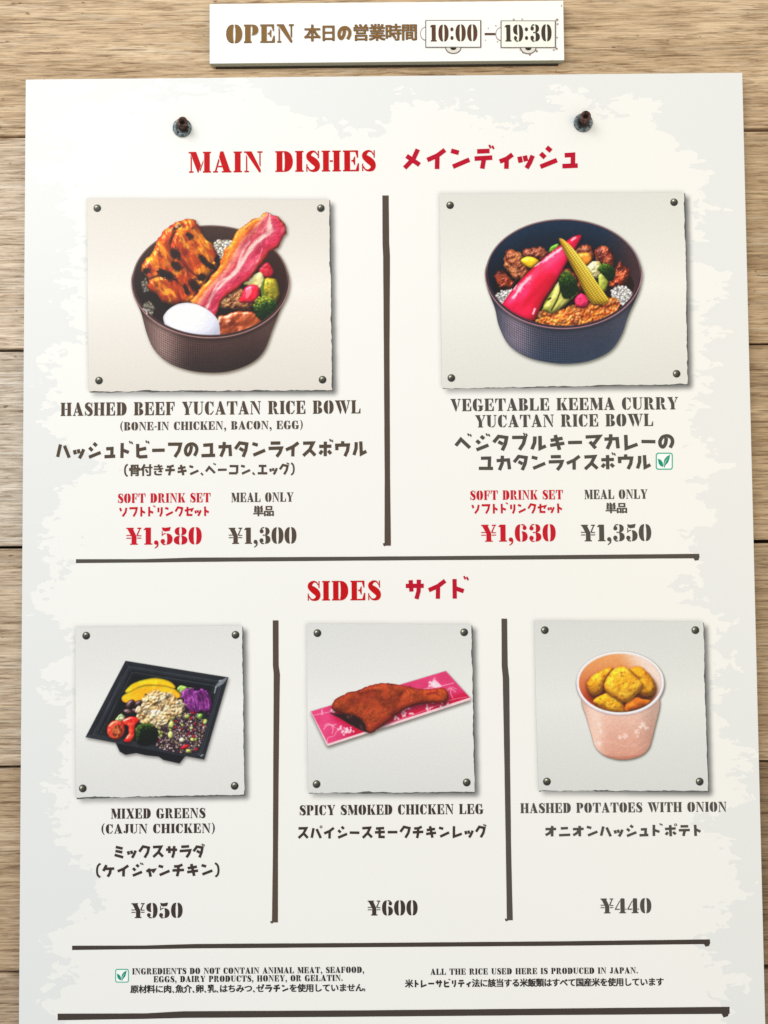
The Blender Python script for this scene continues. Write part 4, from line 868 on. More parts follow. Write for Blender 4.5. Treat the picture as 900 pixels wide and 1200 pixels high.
GL = {
 'A': (.96, [[(.36, 1.01), (.52, 1.01), (.86, .07), (.92, .07), (.92, 0), (.44, 0), (.44, .07), (.53, .07), (.30, .74)], [(.275, .68), (.325, .56), (.175, .07), (.25, .07), (.25, 0), (0, 0), (0, .07), (.09, .07)], [(.245, .25), (.46, .25), (.44, .325), (.27, .325)]]),
 'B': (.88, [_stem(.065), _lobe(.43, .76, .53, 1), _lobe(.43, .82, 0, .51)]),
 'C': (.84, [_lobe(.38, 0, -.01, 1.01), _Ct, _Cb]),
 'D': (.93, [_stem(.065), _lobe(.43, .88, 0, 1)]),
 'E': (.86, [_stem(.065), _armT, _armB, _armM]),
 'F': (.82, [_stem(.065), _armT, _armM]),
 'G': (.96, [_lobe(.38, 0, -.01, 1.01), _Ct, [(.46, .45), (.92, .45), (.92, .38), (.85, .38), (.85, .10), (.72, .0), (.60, -.01), (.43, -.01), (.43, .06), (.56, .08), (.56, .38), (.46, .38)]]),
 'H': (1.0, [_stem(.065), _stem(.60), [(.40, .46), (.56, .46), (.56, .54), (.40, .54)]]),
 'I': (.46, [_stem(.065)]),
 'J': (.64, [[(.18, 1), (.60, 1), (.60, .93), (.54, .93), (.54, .25), (.46, .06), (.30, -.02), (.26, .02), (.26, .93), (.18, .93)], _ball(.12, .17, .115)]),
 'K': (.98, [_stem(.065), [(.42, .57), (.58, .68), (.88, .07), (.95, .07), (.95, 0), (.52, 0), (.52, .07), (.57, .07), (.42, .40)], [(.60, .72), (.72, .93), (.60, .93), (.60, 1), (.90, 1), (.90, .93), (.81, .93), (.645, .66)]]),
 'L': (.84, [_stem(.065), _armB]),
 'M': (1.16, [[(0, 1), (.38, 1), (.62, .36), (.50, 0), (.46, 0), (.09, .93), (0, .93)], _thinL, [(.56, .14), (.74, .62), (.74, .50), (.59, .06)], _stem(.78, .28)]),
 'N': (.98, [[(0, 1), (.38, 1), (.84, .12), (.84, -.01), (.76, -.01), (.10, .93), (0, .93)], _thinL, [(.77, .36), (.835, .24), (.835, .93), (.93, .93), (.93, 1), (.67, 1), (.67, .93), (.77, .93)]]),
 'O': (.92, [_lobe(.40, 0, -.01, 1.01), _lobe(.47, .87, -.01, 1.01)]),
 'P': (.84, [_stem(.065), _lobe(.43, .79, .42, 1)]),
 'R': (.96, [_stem(.065), _lobe(.43, .78, .48, 1), [(.43, .43), (.60, .45), (.70, .40), (.80, .09), (.93, .06), (.93, 0), (.64, 0), (.56, .06), (.50, .34), (.43, .37)]]),
 'S': (.74, [_rib([(.60, .78), (.50, .93), (.34, .96), (.18, .84), (.17, .69), (.34, .55), (.50, .42), (.58, .28), (.54, .12), (.36, .04), (.20, .08), (.09, .24)], [.05, .07, .11, .22, .27, .33, .33, .28, .22, .11, .07, .05]), [(.61, 1), (.67, 1), (.67, .64), (.61, .64)], [(.03, 0), (.09, 0), (.09, .36), (.03, .36)]]),
 'T': (.94, [_stem(.31, top=False), [(.27, 1), (0, 1), (0, .62), (.05, .62), (.15, .92), (.27, .92)], [(.64, 1), (.91, 1), (.91, .62), (.86, .62), (.76, .92), (.64, .92)]]),
 'U': (.93, [[(0, 1), (.42, 1), (.42, .93), (.36, .93), (.36, .0), (.22, .05), (.10, .16), (.07, .30), (.07, .93), (0, .93)], [(.42, -.02), (.60, .02), (.73, .12), (.78, .28), (.78, .93), (.88, .93), (.88, 1), (.62, 1), (.62, .93), (.71, .93), (.71, .28), (.64, .13), (.42, .06)]]),
 'V': (.94, [_V1, _VT]),
 'W': (1.36, [_V1, [(x+.44, y) for x, y in _V1], [(x+.44, y) for x, y in _VT]]),
 'X': (.96, [[(.02, 1), (.45, 1), (.45, .93), (.40, .93), (.86, .07), (.93, .07), (.93, 0), (.48, 0), (.48, .07), (.53, .07), (.08, .93), (.02, .93)], [(.57, .60), (.74, .93), (.64, .93), (.64, 1), (.90, 1), (.90, .93), (.82, .93), (.61, .53)], [(.36, .42), (.40, .35), (.22, .07), (.30, .07), (.30, 0), (.03, 0), (.03, .07), (.13, .07)]]),
 'Y': (.93, [[(0, 1), (.45, 1), (.45, .93), (.39, .93), (.60, .46), (.60, .07), (.68, .07), (.68, 0), (.23, 0), (.23, .07), (.31, .07), (.31, .46), (.06, .93), (0, .93)], [(.60, .58), (.76, .93), (.65, .93), (.65, 1), (.91, 1), (.91, .93), (.84, .93), (.635, .50)]]),
 '0': (.80, [_lobe(.35, .01, -.01, 1.01), _lobe(.43, .77, -.01, 1.01)]),
 '1': (.58, [[(.02, .86), (.14, 1.0), (.46, 1.0), (.46, .07), (.54, .07), (.54, 0), (.08, 0), (.08, .07), (.16, .07), (.16, .86)]]),
 '3': (.76, [_lobe(.38, .68, .52, 1.01), _lobe(.38, .73, -.01, .53), _ball(.17, .77, .125, .13), _ball(.16, .20, .13, .14), _rib([(.10, .86), (.20, .97), (.33, .99)], [.05, .07, .07]), _rib([(.07, .14), (.18, .02), (.33, .01)], [.05, .07, .07]), [(.24, .49), (.36, .49), (.36, .56), (.24, .56)]]),
 '4': (.80, [[(.40, 1), (.62, 1), (.66, .94), (.66, .07), (.74, .07), (.74, 0), (.28, 0), (.28, .07), (.37, .07), (.37, .92)], _rib([(.34, .84), (.04, .30)], [.05, .07], 1), [(.0, .235), (.32, .235), (.32, .305), (.0, .305)], [(.70, .235), (.78, .235), (.78, .305), (.70, .305)]]),
 '5': (.76, [[(.10, 1.01), (.30, .98), (.62, 1.03), (.56, .80), (.30, .76), (.15, .82)], [(.10, .80), (.145, .80), (.15, .60), (.22, .66), (.32, .68), (.32, .62), (.22, .59), (.10, .48)], _lobe(.37, .72, -.01, .65), _ball(.16, .19, .13, .14), _rib([(.07, .14), (.18, .02), (.32, .01)], [.05, .07, .07])]),
 '6': (.78, [_lobe(.34, .01, -.01, 1.01), _lobe(.41, .75, -.01, .60), _ball(.58, .80, .12, .13), _rib([(.39, .985), (.52, .97), (.63, .88)], [.07, .08, .05])]),
 '8': (.80, [_lobe(.35, .05, .53, 1.01), _lobe(.42, .73, .53, 1.01), _lobe(.35, .0, -.01, .51), _lobe(.42, .78, -.01, .51)]),
 '9': (.78, [_lobe(.42, .75, -.01, 1.01), _lobe(.35, .01, .40, 1.01), _ball(.18, .20, .12, .13), _rib([(.37, .015), (.24, .03), (.13, .12)], [.07, .08, .05])]),
 '\u00a5': (.92, [[(0, 1), (.43, 1), (.43, .93), (.38, .93), (.58, .50), (.58, .07), (.66, .07), (.66, 0), (.22, 0), (.22, .07), (.30, .07), (.30, .48), (.06, .93), (0, .93)], [(.60, .62), (.74, .93), (.62, .93), (.62, 1), (.86, 1), (.86, .93), (.81, .93), (.66, .56), (.56, .54)], [(.0, .52), (.27, .52), (.27, .575), (.0, .575)], [(.0, .36), (.27, .36), (.27, .415), (.0, .415)], [(.62, .50), (.86, .50), (.86, .555), (.62, .555)], [(.61, .36), (.86, .36), (.86, .415), (.61, .415)]]),
 ',': (.34, [_ball(.15, .12, .125, .13), _rib([(.24, .12), (.22, -.08), (.06, -.22)], [.09, .09, .04])]),
 '.': (.32, [_ball(.14, .12, .12, .12)]),
 ':': (.34, [_ball(.15, .20, .12, .12), _ball(.15, .72, .12, .12)]),
 '-': (.34, [[(.02, .34), (.30, .34), (.30, .47), (.02, .47)]]),
 '(': (.40, [_rib([(.32, 1.10), (.14, .86), (.08, .5), (.14, .12), (.32, -.14)], [.05, .12, .18, .12, .05])]),
 ')': (.40, [_rib([(.05, 1.10), (.23, .86), (.29, .5), (.23, .12), (.05, -.14)], [.05, .12, .18, .12, .05])]),
}
KT = {  # kana as cut strokes; box 0..1, y down
 'メ': [[(.78, .06), (.56, .50), (.12, .92)], [(.22, .36), (.86, .78)]], 'イ': [[(.94, .10), (.56, .36), (.06, .56)], [(.56, .36), (.54, .98)]],
 'ン': [[(.06, .14), (.44, .24)], [(.14, .88), (.96, .56)]], 'テ': [[(.18, .16), (.84, .14)], [(.04, .50), (.98, .46)], [(.54, .50), (.44, .98)]],
 'ィ': [[(.90, .34), (.54, .54), (.12, .66)], [(.54, .52), (.52, 1.0)]], 'ッ': [[(.12, .44), (.20, .72)], [(.44, .40), (.52, .66)], [(.92, .40), (.74, .72), (.54, .98)]],
 'シ': [[(.46, .02), (.68, .20)], [(.16, .30), (.38, .50)], [(.14, .92), (.96, .62)]], 'ュ': [[(.20, .40), (.68, .38), (.66, .86)], [(.06, .90), (.94, .88)]],
 'サ': [[(.02, .34), (.98, .34)], [(.28, .06), (.32, .62)], [(.72, .04), (.70, .60), (.58, .98)]], 'ト': [[(.36, .02), (.36, .98)], [(.36, .40), (.90, .62)]],
 'ド': [[(.26, .02), (.26, .98)], [(.26, .46), (.74, .62)]], 'ハ': [[(.28, .10), (.10, .90)], [(.56, .18), (.92, .94)]], 'ヒ': [[(.20, .06), (.20, .84), (.36, .92), (.92, .90)], [(.22, .46), (.84, .36)]],
 'ー': [[(.02, .50), (.98, .50)]], 'フ': [[(.04, .14), (.92, .14), (.80, .56), (.52, .96)]], 'ユ': [[(.16, .20), (.74, .18), (.72, .84)], [(.02, .86), (.98, .86)]],
 'カ': [[(.04, .34), (.84, .30), (.90, .92)], [(.44, .02), (.42, .50), (.22, .96)]], 'タ': [[(.04, .46), (.36, .08), (.86, .16), (.78, .56), (.58, .98)], [(.34, .42), (.62, .58)]],
 'ラ': [[(.16, .12), (.84, .10)], [(.02, .46), (.92, .42), (.82, .70), (.60, .98)]], 'ス': [[(.08, .14), (.78, .12), (.54, .56), (.10, .94)], [(.54, .54), (.94, .92)]],
 'ホ': [[(.04, .34), (.96, .32)], [(.50, .02), (.50, .98)], [(.28, .62), (.08, .84)], [(.72, .62), (.94, .82)]], 'ウ': [[(.50, .02), (.50, .26)], [(.10, .60), (.08, .28), (.90, .26), (.84, .62), (.66, .98)]],
 'ル': [[(.28, .10), (.26, .50), (.10, .92)], [(.60, .06), (.62, .86), (.98, .70)]], 'チ': [[(.86, .06), (.50, .18), (.16, .18)], [(.02, .50), (.98, .48)], [(.52, .16), (.50, .60), (.40, .98)]],
 'キ': [[(.10, .36), (.86, .24)], [(.06, .68), (.96, .56)], [(.40, .02), (.64, .98)]], 'ヘ': [[(.02, .66), (.36, .24), (.98, .80)]], 'コ': [[(.10, .18), (.86, .18), (.84, .84)], [(.04, .84), (.84, .84)]],
 'エ': [[(.12, .18), (.88, .18)], [(.50, .18), (.50, .82)], [(.02, .86), (.98, .86)]], 'ク': [[(.08, .50), (.40, .08), (.90, .18), (.80, .58), (.54, .98)]], 'ソ': [[(.10, .12), (.24, .44)], [(.86, .10), (.76, .56), (.42, .96)]],
 'リ': [[(.24, .10), (.24, .56)], [(.74, .06), (.74, .60), (.50, .98)]], 'セ': [[(.02, .44), (.96, .26), (.76, .54)], [(.34, .06), (.34, .86), (.92, .88)]], 'ミ': [[(.20, .12), (.80, .24)], [(.18, .44), (.78, .54)], [(.12, .76), (.86, .94)]],
 'ケ': [[(.32, .04), (.06, .52)], [(.20, .34), (.96, .34)], [(.66, .34), (.60, .70), (.42, .98)]], 'ャ': [[(.08, .56), (.90, .42), (.70, .66)], [(.32, .34), (.52, 1.0)]], 'レ': [[(.22, .04), (.22, .90), (.94, .66)]],
 'オ': [[(.04, .32), (.96, .30)], [(.62, .04), (.62, .94)], [(.58, .36), (.38, .66), (.06, .84)]], 'ニ': [[(.18, .24), (.80, .22)], [(.02, .82), (.98, .80)]], 'モ': [[(.14, .16), (.88, .14)], [(.04, .48), (.94, .46)], [(.46, .16), (.46, .86), (.92, .88)]],
 'マ': [[(.04, .18), (.92, .14), (.56, .62)], [(.30, .48), (.66, .90)]], 'の': [[(.50, .26), (.44, .62), (.28, .84), (.12, .74), (.10, .46), (.28, .20), (.60, .14), (.84, .30), (.88, .58), (.72, .90)]],
}
DAK = {'デ': 'テ', 'ド': 'ド', 'ビ': 'ヒ', 'ブ': 'フ', 'ボ': 'ホ', 'ベ': 'ヘ', 'グ': 'ク', 'ジ': 'シ', 'ダ': 'タ'}
HAN = {'ポ': 'ホ', 'パ': 'ハ', 'ピ': 'ヒ'}
KW = {'ー': .92, 'ッ': .82, 'ィ': .82, 'ュ': .86, 'ャ': .86, 'ト': .80, 'リ': .78, '、': .42, '(': .42, ')': .42, '。': .5, '.': .4}
def _strip(pts, w):
    """Square-ended stroke with mitred corners -> quad strip."""
    P = [np.array(p, float) for p in pts]; L, Rr = [], []
    for i, p in enumerate(P):
        d0 = (p-P[i-1]) if i else (P[1]-p); d1 = (P[i+1]-p) if i < len(P)-1 else d0
        d0 = d0/np.linalg.norm(d0); d1 = d1/np.linalg.norm(d1); n0 = np.array((-d0[1], d0[0])); n1 = np.array((-d1[1], d1[0]))
        m = n0+n1; k = m@m; m = m/max(k, .8)*2*w/2; L.append(tuple(p+m)); Rr.append(tuple(p-m))
    k = len(L); return (L+Rr, [(i, i+1, k+i+1, k+i) for i in range(k-1)])
_cache = {}
def _noto(ch, bold):
    key = (ch, bold)
    if key in _cache: return _cache[key]
    cu = bpy.data.curves.new('glyph', 'FONT'); cu.body = ch; cu.size = 1.0; cu.offset = bold; cu.resolution_u = 3; cu.fill_mode = 'FRONT'; cu.dimensions = '2D'
    o = bpy.data.objects.new('glyph', cu); C.objects.link(o); dg = bpy.context.evaluated_depsgraph_get(); me = bpy.data.meshes.new_from_object(o.evaluated_get(dg))
    V = [(v.co.x, v.co.y) for v in me.vertices]; F = [tuple(p.vertices) for p in me.polygons]
    bpy.data.objects.remove(o); bpy.data.curves.remove(cu); bpy.data.meshes.remove(me); _cache[key] = (V, F); return V, F
def glyph(ch, style, bold):
    """-> advance, polygons in cap heights (y up)."""
    if ch == ' ': return (.46 if style == 'L' else .35), []
    if style == 'L': 
        w, ps = GL[ch]; return w, ps
    ps = []; w = KW.get(ch, 1.0); T = .20; sq = lambda p: (p[0]*.88*w+.05*w, .96-p[1]*.94)
    base = DAK.get(ch) or HAN.get(ch) or ch
    if base in KT and (style == 'K' or ch in KT or ch in DAK or ch in HAN):
        for s in KT[base]:
            s2 = [sq(p) for p in s]
            if ch in DAK and ch not in ('ド',): s2 = [(x*.93, y*.97) for x, y in s2]
            if base == 'の': s2 = [tuple(p) for p in cr(s2, 3, False)]
            ps.append(_strip(s2, T))
        if ch in DAK:
            for dx in (0, .13): ps.append(_strip([((.72+dx)*w, 1.07-dx*.3), ((.79+dx)*w, .92-dx*.3)], .085))
        if ch in HAN: ps.append(_rib([(.90*w+.085*math.cos(a), .95+.085*math.sin(a)) for a in np.linspace(0, 2*math.pi, 9)], [.06]*9, 1))
        return w, ps
    if ch == '、': return w, [_strip([(.08, .22), (.26, .02)], .15)]
    if ch == '(': return w, [_rib([(.34, 1.02), (.16, .84), (.10, .5), (.16, .16), (.34, -.02)], [.15]*5)]
    if ch == ')': return w, [_rib([(.06, 1.02), (.24, .84), (.30, .5), (.24, .16), (.06, -.02)], [.15]*5)]
    V, F = _noto(ch, 0.0); k = 1.08; q = bold*1.25
    return w, [([((v[0]-.5+dx)*k*w+.5*w, (v[1]+.10+dy)*k) for v in V], F) for dx, dy in ((-q, q*.6), (q, q*.6), (-q, -q*.6), (q, -q*.6), (0, 0))]
def text_line(name, s, xl, xr, yb, cap, mat, parent, style='L', h=.00016, origin=OB, bold=.018, jit=0.0, label=None, seed=1, gap=None):
    """One printed line: left/right edge, baseline (at the left) and cap height as read from the photograph in pixels, laid level on the board."""
    r = random.Random(seed); x0, z0 = plane(xl, yb, h); x1, _ = plane(xr, yb, h); _, zt = plane(xl, yb-cap, h)
    x0, z0, x1, H = float(x0), float(z0), float(x1), float(zt-z0)
    polys = []; x = 0; lst = []
    for i, ch in enumerate(s):
        w, ps = glyph(ch, style, bold); lst.append((x, w, ps)); x += w+((.065 if gap is None else gap) if style == 'L' else (.04 if gap is None else gap))
    tot = x-((.065 if gap is None else gap) if style == 'L' else .04); kx = (x1-x0)/tot
    nq = 0
    for (xx, w, ps) in lst:
        rot = (r.random()-.5)*jit; dy = (r.random()-.5)*jit*.5; c_, s_ = math.cos(rot), math.sin(rot)
        for k_, p in enumerate(ps):
            pts, faces = p if isinstance(p, tuple) else (p, None)
            pts = [((a-w/2)*c_-(b-.5)*s_+w/2, (a-w/2)*s_+(b-.5)*c_+.5+dy) for a, b in pts]
            polys.append(([(x0+(xx+a)*kx, z0+b*H) for a, b in pts], faces, k_))
    vs_, fs = [], []
    for pts, faces, k_ in polys:
        b0 = len(vs_); vs_ += [(p[0]-origin[0], -h-.000012*k_-origin[1], p[1]-origin[2]) for p in pts]
        fs += [tuple(b0+i for i in f) for f in faces] if faces else [tuple(range(b0, b0+len(pts)))]
    o = mesh(name, vs_, fs, mat, parent)
    if label: o['label'] = label
    return o
RED = ink('red_ink', (196, 0, 10), var=.16); RED2 = ink('crimson_ink', (188, 4, 42), var=.16); PRED = ink('price_red_ink', (200, 14, 38))
BRN = ink('brown_ink', (84, 70, 58)); GRY = ink('grey_brown_ink', (80, 76, 70)); DRK = ink('dark_brown_ink', (62, 50, 46)); BLK = ink('black_brown_ink', (48, 40, 38))
B = board
text_line('heading', 'MAIN DISHES', 221, 441, 202.5, 24.5, RED, B, label='red stencil heading reading MAIN DISHES')
text_line('heading', 'メインディッシュ', 470, 680, 199.5, 27, RED2, B, 'K', label='crimson Japanese heading above the two rice bowls')
text_line('heading', 'SIDES', 360, 447, 704, 23, RED, B, label='red stencil heading reading SIDES')
text_line('heading', 'サイド', 474, 551, 703, 25.5, RED2, B, 'K', label='crimson Japanese heading beside SIDES')
text_line('dish_name', 'HASHED BEEF YUCATAN RICE BOWL', 71, 423, 487.5, 15.5, BRN, B)
text_line('dish_name', '(BONE-IN CHICKEN, BACON, EGG)', 141, 355, 504.5, 9.8, BRN, B)
text_line('dish_name', 'ハッシュドビーフのユカタンライスボウル', 65, 431, 538, 19.5, BRN, B, 'K', jit=.05)
text_line('dish_name', '(骨付きチキン、ベーコン、エッグ)', 145, 346, 558, 13.5, BRN, B, 'J', jit=.03, bold=.03)
text_line('option_name', 'SOFT DRINK SET', 138, 247, 589.5, 11, PRED, B); text_line('option_name', 'ソフトドリンクセット', 139, 246, 606, 12.5, PRED, B, 'K', jit=.04)
text_line('option_name', 'MEAL ONLY', 271, 344, 588.5, 11, BRN, B); text_line('option_name', '単品', 297, 321, 605, 12, BRN, B, 'J', bold=.03)
text_line('price', '¥1,580', 148, 237, 638.5, 20, PRED, B, gap=.03); text_line('price', '¥1,300', 268, 348, 637.5, 19, BRN, B, gap=.03)
text_line('dish_name', 'VEGETABLE KEEMA CURRY', 528, 795, 482, 14.5, GRY, B); text_line('dish_name', 'YUCATAN RICE BOWL', 557, 766, 501, 14.5, GRY, B)
text_line('dish_name', 'ベジタブルキーマカレーの', 533, 792, 529, 19.5, GRY, B, 'K', jit=.05); text_line('dish_name', 'ユカタンライスボウル', 560, 764, 552, 19, GRY, B, 'K', jit=.05)
text_line('option_name', 'SOFT DRINK SET', 551, 660, 586, 11, PRED, B); text_line('option_name', 'ソフトドリンクセット', 552, 660, 602.5, 12.5, PRED, B, 'K', jit=.04)
text_line('option_name', 'MEAL ONLY', 685, 759, 585, 11, GRY, B); text_line('option_name', '単品', 710, 735, 601.5, 12, GRY, B, 'J', bold=.03)
text_line('price', '¥1,630', 564, 652, 635, 20, PRED, B, gap=.03); text_line('price', '¥1,350', 681, 764, 634.5, 19.5, GRY, B, gap=.03)
text_line('dish_name', 'MIXED GREENS', 130, 241, 959.5, 11.8, DRK, B); text_line('dish_name', '(CAJUN CHICKEN)', 119, 252, 977, 11, DRK, B)
text_line('dish_name', 'ミックスサラダ', 132, 241, 1006, 15.5, DRK, B, 'K', jit=.06); text_line('dish_name', '(ケイジャンチキン)', 112, 258, 1028, 15.5, DRK, B, 'K', jit=.06)
text_line('price', '¥950', 154, 214.5, 1076, 17.5, DRK, B, gap=.04)
text_line('dish_name', 'SPICY SMOKED CHICKEN LEG', 351, 567, 955.5, 11.8, DRK, B); text_line('dish_name', 'スパイシースモークチキンレッグ', 348, 571, 983.5, 15, DRK, B, 'K', jit=.06)
text_line('price', '¥600', 431, 490, 1073, 17.5, DRK, B, gap=.04)
text_line('dish_name', 'HASHED POTATOES WITH ONION', 610, 852, 953, 11.6, GRY, B); text_line('dish_name', 'オニオンハッシュドポテト', 638, 823, 981.5, 14.5, GRY, B, 'K', jit=.06)
text_line('price', '¥440', 704, 764, 1070.5, 17.5, GRY, B, gap=.04)
text_line('note', 'INGREDIENTS DO NOT CONTAIN ANIMAL MEAT, SEAFOOD,', 155, 427, 1142, 7.2, BLK, B); text_line('note', 'EGGS, DAIRY PRODUCTS, HONEY, OR GELATIN.', 180, 402, 1151.2, 7.2, BLK, B)
text_line('note', '原材料に肉、魚介、卵、乳、はちみつ、ゼラチンを使用していません。', 153, 431, 1164, 9.2, BLK, B, 'J', bold=.026)
text_line('note', 'ALL THE RICE USED HERE IS PRODUCED IN JAPAN.', 504.5, 748, 1142.5, 7.2, BLK, B)
text_line('note', '米トレーサビリティ法に該当する米飯類はすべて国産米を使用しています', 475, 778, 1157.5, 9.4, BLK, B, 'J', bold=.026)
# ---------------------------------------------------------------- hand-drawn rules
def rule(pts, mat, name='rule_line'):
    """pts: (x, y, width) along the stroke in photograph pixels; an uneven brush line with a small hook at its end."""
    r = random.Random(int(pts[0][0]*7)); P = []
    for a, b in zip(pts[:-1], pts[1:]):
        n = max(2, int(math.hypot(b[0]-a[0], b[1]-a[1])/14))
        for i in range(n): t = i/n; P.append((a[0]+(b[0]-a[0])*t, a[1]+(b[1]-a[1])*t, a[2]+(b[2]-a[2])*t+(r.random()-.5)*.22))
    P.append(pts[-1]); L, Rr = [], []
    for i in range(len(P)):
        a = np.array(P[max(i-1, 0)][:2]); b = np.array(P[min(i+1, len(P)-1)][:2]); d = (b-a)/np.linalg.norm(b-a); nn = np.array((-d[1], d[0]))*P[i][2]/2
        for S_, q in ((L, np.array(P[i][:2])+nn), (Rr, np.array(P[i][:2])-nn)):
            X, Z = plane(q[0], q[1], .00016); S_.append((float(X), float(Z)))
    k = len(L); return flat(name, [(L+Rr, [(i, i+1, k+i+1, k+i) for i in range(k-1)])], mat, B, OB, .00016)
def hook(pts, mat): 
    w = [plane(x, y, .00018) for x, y in pts]; return flat('rule_end', [([(float(a), float(b)) for a, b in w], None)], mat, B, OB, .00018)
RUL = ink('rule_ink', (86, 72, 62)); RUG = ink('rule_grey_ink', (82, 76, 70)); RUD = ink('rule_dark_ink', (68, 58, 52))
rule([(451.8, 229, 7.5), (452.2, 285, 7.8), (453, 300, 8.), (453.2, 420, 6.6), (454, 560, 6.4), (454.4, 639.5, 7.4)], RUL); hook([(448.5, 637), (451.5, 636), (451.5, 640), (450, 640.2)], RUL)
rule([(89, 657.6, 4.6), (170, 657.2, 4.), (225, 656.0, 5.), (400, 654.8, 4.6), (600, 653.4, 4.8), (819.5, 651.6, 5.2)], RUG); hook([(812, 653), (820, 652), (818.5, 656.5), (814.5, 657)], RUG)
rule([(323, 727, 6.8), (323.2, 780, 6.8), (324.4, 790, 7.2), (323.4, 900, 6.4), (322.8, 1000, 6.), (322.2, 1081, 7.0)], RUL); hook([(316.5, 1079.5), (320, 1079.5), (320, 1082), (317.5, 1082)], RUL)
rule([(591, 725, 6.6), (591.5, 780, 7.), (593, 795, 7.6), (594.5, 900, 6.6), (596, 1000, 6.2), (597.5, 1078.5, 7.0)], RUG); hook([(591.5, 1076.5), (595, 1077), (595, 1079.5), (592.5, 1079.5)], RUG)
rule([(84.5, 1110.8, 5.), (170, 1110.2, 4.2), (230, 1108.8, 5.2), (420, 1107.6, 5.), (650, 1105.8, 5.2), (832, 1103.6, 5.4)], RUD); hook([(824, 1105), (832.5, 1104), (831, 1108.5), (827, 1109.5)], RUD)
rule([(67.5, 1191.8, 7.6), (170, 1190.8, 6.4), (215, 1189.0, 7.8), (420, 1187.8, 7.4), (640, 1185.8, 7.6), (855, 1184.0, 8.2)], RUD); hook([(845, 1187), (855, 1185), (853, 1191), (848, 1192.5)], RUD)
# ---------------------------------------------------------------- leaf marks
TEAL = ink('teal_ink', (0, 150, 120)); WHT = ink('white_ink', (250, 252, 250), var=.02); TEL2 = ink('pale_teal_ink', (70, 180, 150))
def rrect(x0, y0, x1, y1, r_): 
    P = []
    for cx, cy, a0 in ((x1-r_, y0+r_, -90), (x1-r_, y1-r_, 0), (x0+r_, y1-r_, 90), (x0+r_, y0+r_, 180)):
        for i in range(5): a = math.radians(a0+i*22.5); P.append((cx+r_*math.cos(a), cy+r_*math.sin(a)))
    return P
def leaf_mark(x0, y0, x1, y1):
    m = empty('leaf_mark', (0, 0, 0)); m.parent = board; w = x1-x0; hh = y1-y0
    Wp = lambda P_, h: [(float(a), float(b)) for a, b in (plane(p[0], p[1], h) for p in P_)]
    sc = lambda P_: [(x0+w*a, y0+hh*b) for a, b in P_]
    flat('mark_outline', [(Wp(rrect(x0, y0, x1, y1, w*.15), .00014), None)], TEL2, m, OB, .00014)
    flat('mark_field', [(Wp(rrect(x0+w*.07, y0+hh*.07, x1-w*.07, y1-hh*.07, w*.10), .00018), None)], WHT, m, OB, .00018)
    flat('leaf', [(Wp(sc([(.84, .10), (.80, .36), (.72, .58), (.58, .72), (.50, .90), (.46, .78), (.46, .60), (.50, .40), (.62, .24)]), .00022), None)], TEAL, m, OB, .00022)
    flat('leaf', [(Wp(sc([(.12, .34), (.30, .42), (.40, .56), (.44, .74), (.42, .84), (.28, .78), (.17, .64)]), .00022), None)], TEAL, m, OB, .00022)
    flat('leaf_vein', [(Wp(sc([(.76, .22), (.56, .56), (.49, .82), (.53, .56)]), .00025), None)], WHT, m, OB, .00025)
leaf_mark(768.5, 530.5, 788.5, 550.5); leaf_mark(135, 1135.5, 151, 1151.5)
# ---------------------------------------------------------------- bolts through the board
def rust_metal(name, a, b_, c_, sc=420., metal=.75):
    m, nt, b = nmat(name); tc = N(nt, 'ShaderNodeTexCoord'); nz = N(nt, 'ShaderNodeTexNoise', inp={'Scale': sc, 'Detail': 5.0, 'Roughness': .65}); nt.links.new(tc.outputs['Object'], nz.inputs['Vector'])
    r = N(nt, 'ShaderNodeValToRGB'); e = r.color_ramp.elements; e[0].position, e[0].color = .36, (*lin(a), 1); e[1].position, e[1].color = .64, (*lin(c_), 1); q = e.new(.5); q.color = (*lin(b_), 1)
    nt.links.new(nz.outputs['Fac'], r.inputs[0]); nt.links.new(r.outputs[0], b.inputs['Base Color']); b.inputs['Metallic'].default_value = metal
    rr = N(nt, 'ShaderNodeMapRange', inp={1: .35, 2: .65, 3: .62, 4: .34}); nt.links.new(nz.outputs['Fac'], rr.inputs[0]); nt.links.new(rr.outputs[0], b.inputs['Roughness'])
    bp = N(nt, 'ShaderNodeBump', inp={'Strength': .5, 'Distance': .0004}); nt.links.new(nz.outputs['Fac'], bp.inputs['Height']); nt.links.new(bp.outputs[0], b.inputs['Normal']); return m
washm = rust_metal('tarnished_washer', (40, 46, 48), (104, 116, 118), (160, 164, 158)); headm = rust_metal('rusty_bolt', (44, 30, 28), (92, 66, 58), (128, 98, 88), 500.)
def lathe(name, prof, n, mat, parent, loc, tilt=(0, 0), jit=0.0, cap=True):
    """prof: (radius, distance out of the board)."""
    r = random.Random(3); V = []; F = []
    for (R_, y) in prof:
        for i in range(n): a = 2*math.pi*i/n; q = R_*(1+(r.random()-.5)*jit); V.append((q*math.cos(a)+tilt[0]*y, -y, q*math.sin(a)+tilt[1]*y))
    for k in range(len(prof)-1):
        for i in range(n): j = (i+1) % n; F.append((k*n+i, k*n+j, (k+1)*n+j, (k+1)*n+i))
    F.append(tuple((len(prof)-1)*n+i for i in range(n))); o = mesh(name, V, F, mat, parent, loc)
    o.data.polygons.foreach_set('use_smooth', [True]*(len(F)-1)+[False]); 
    return o
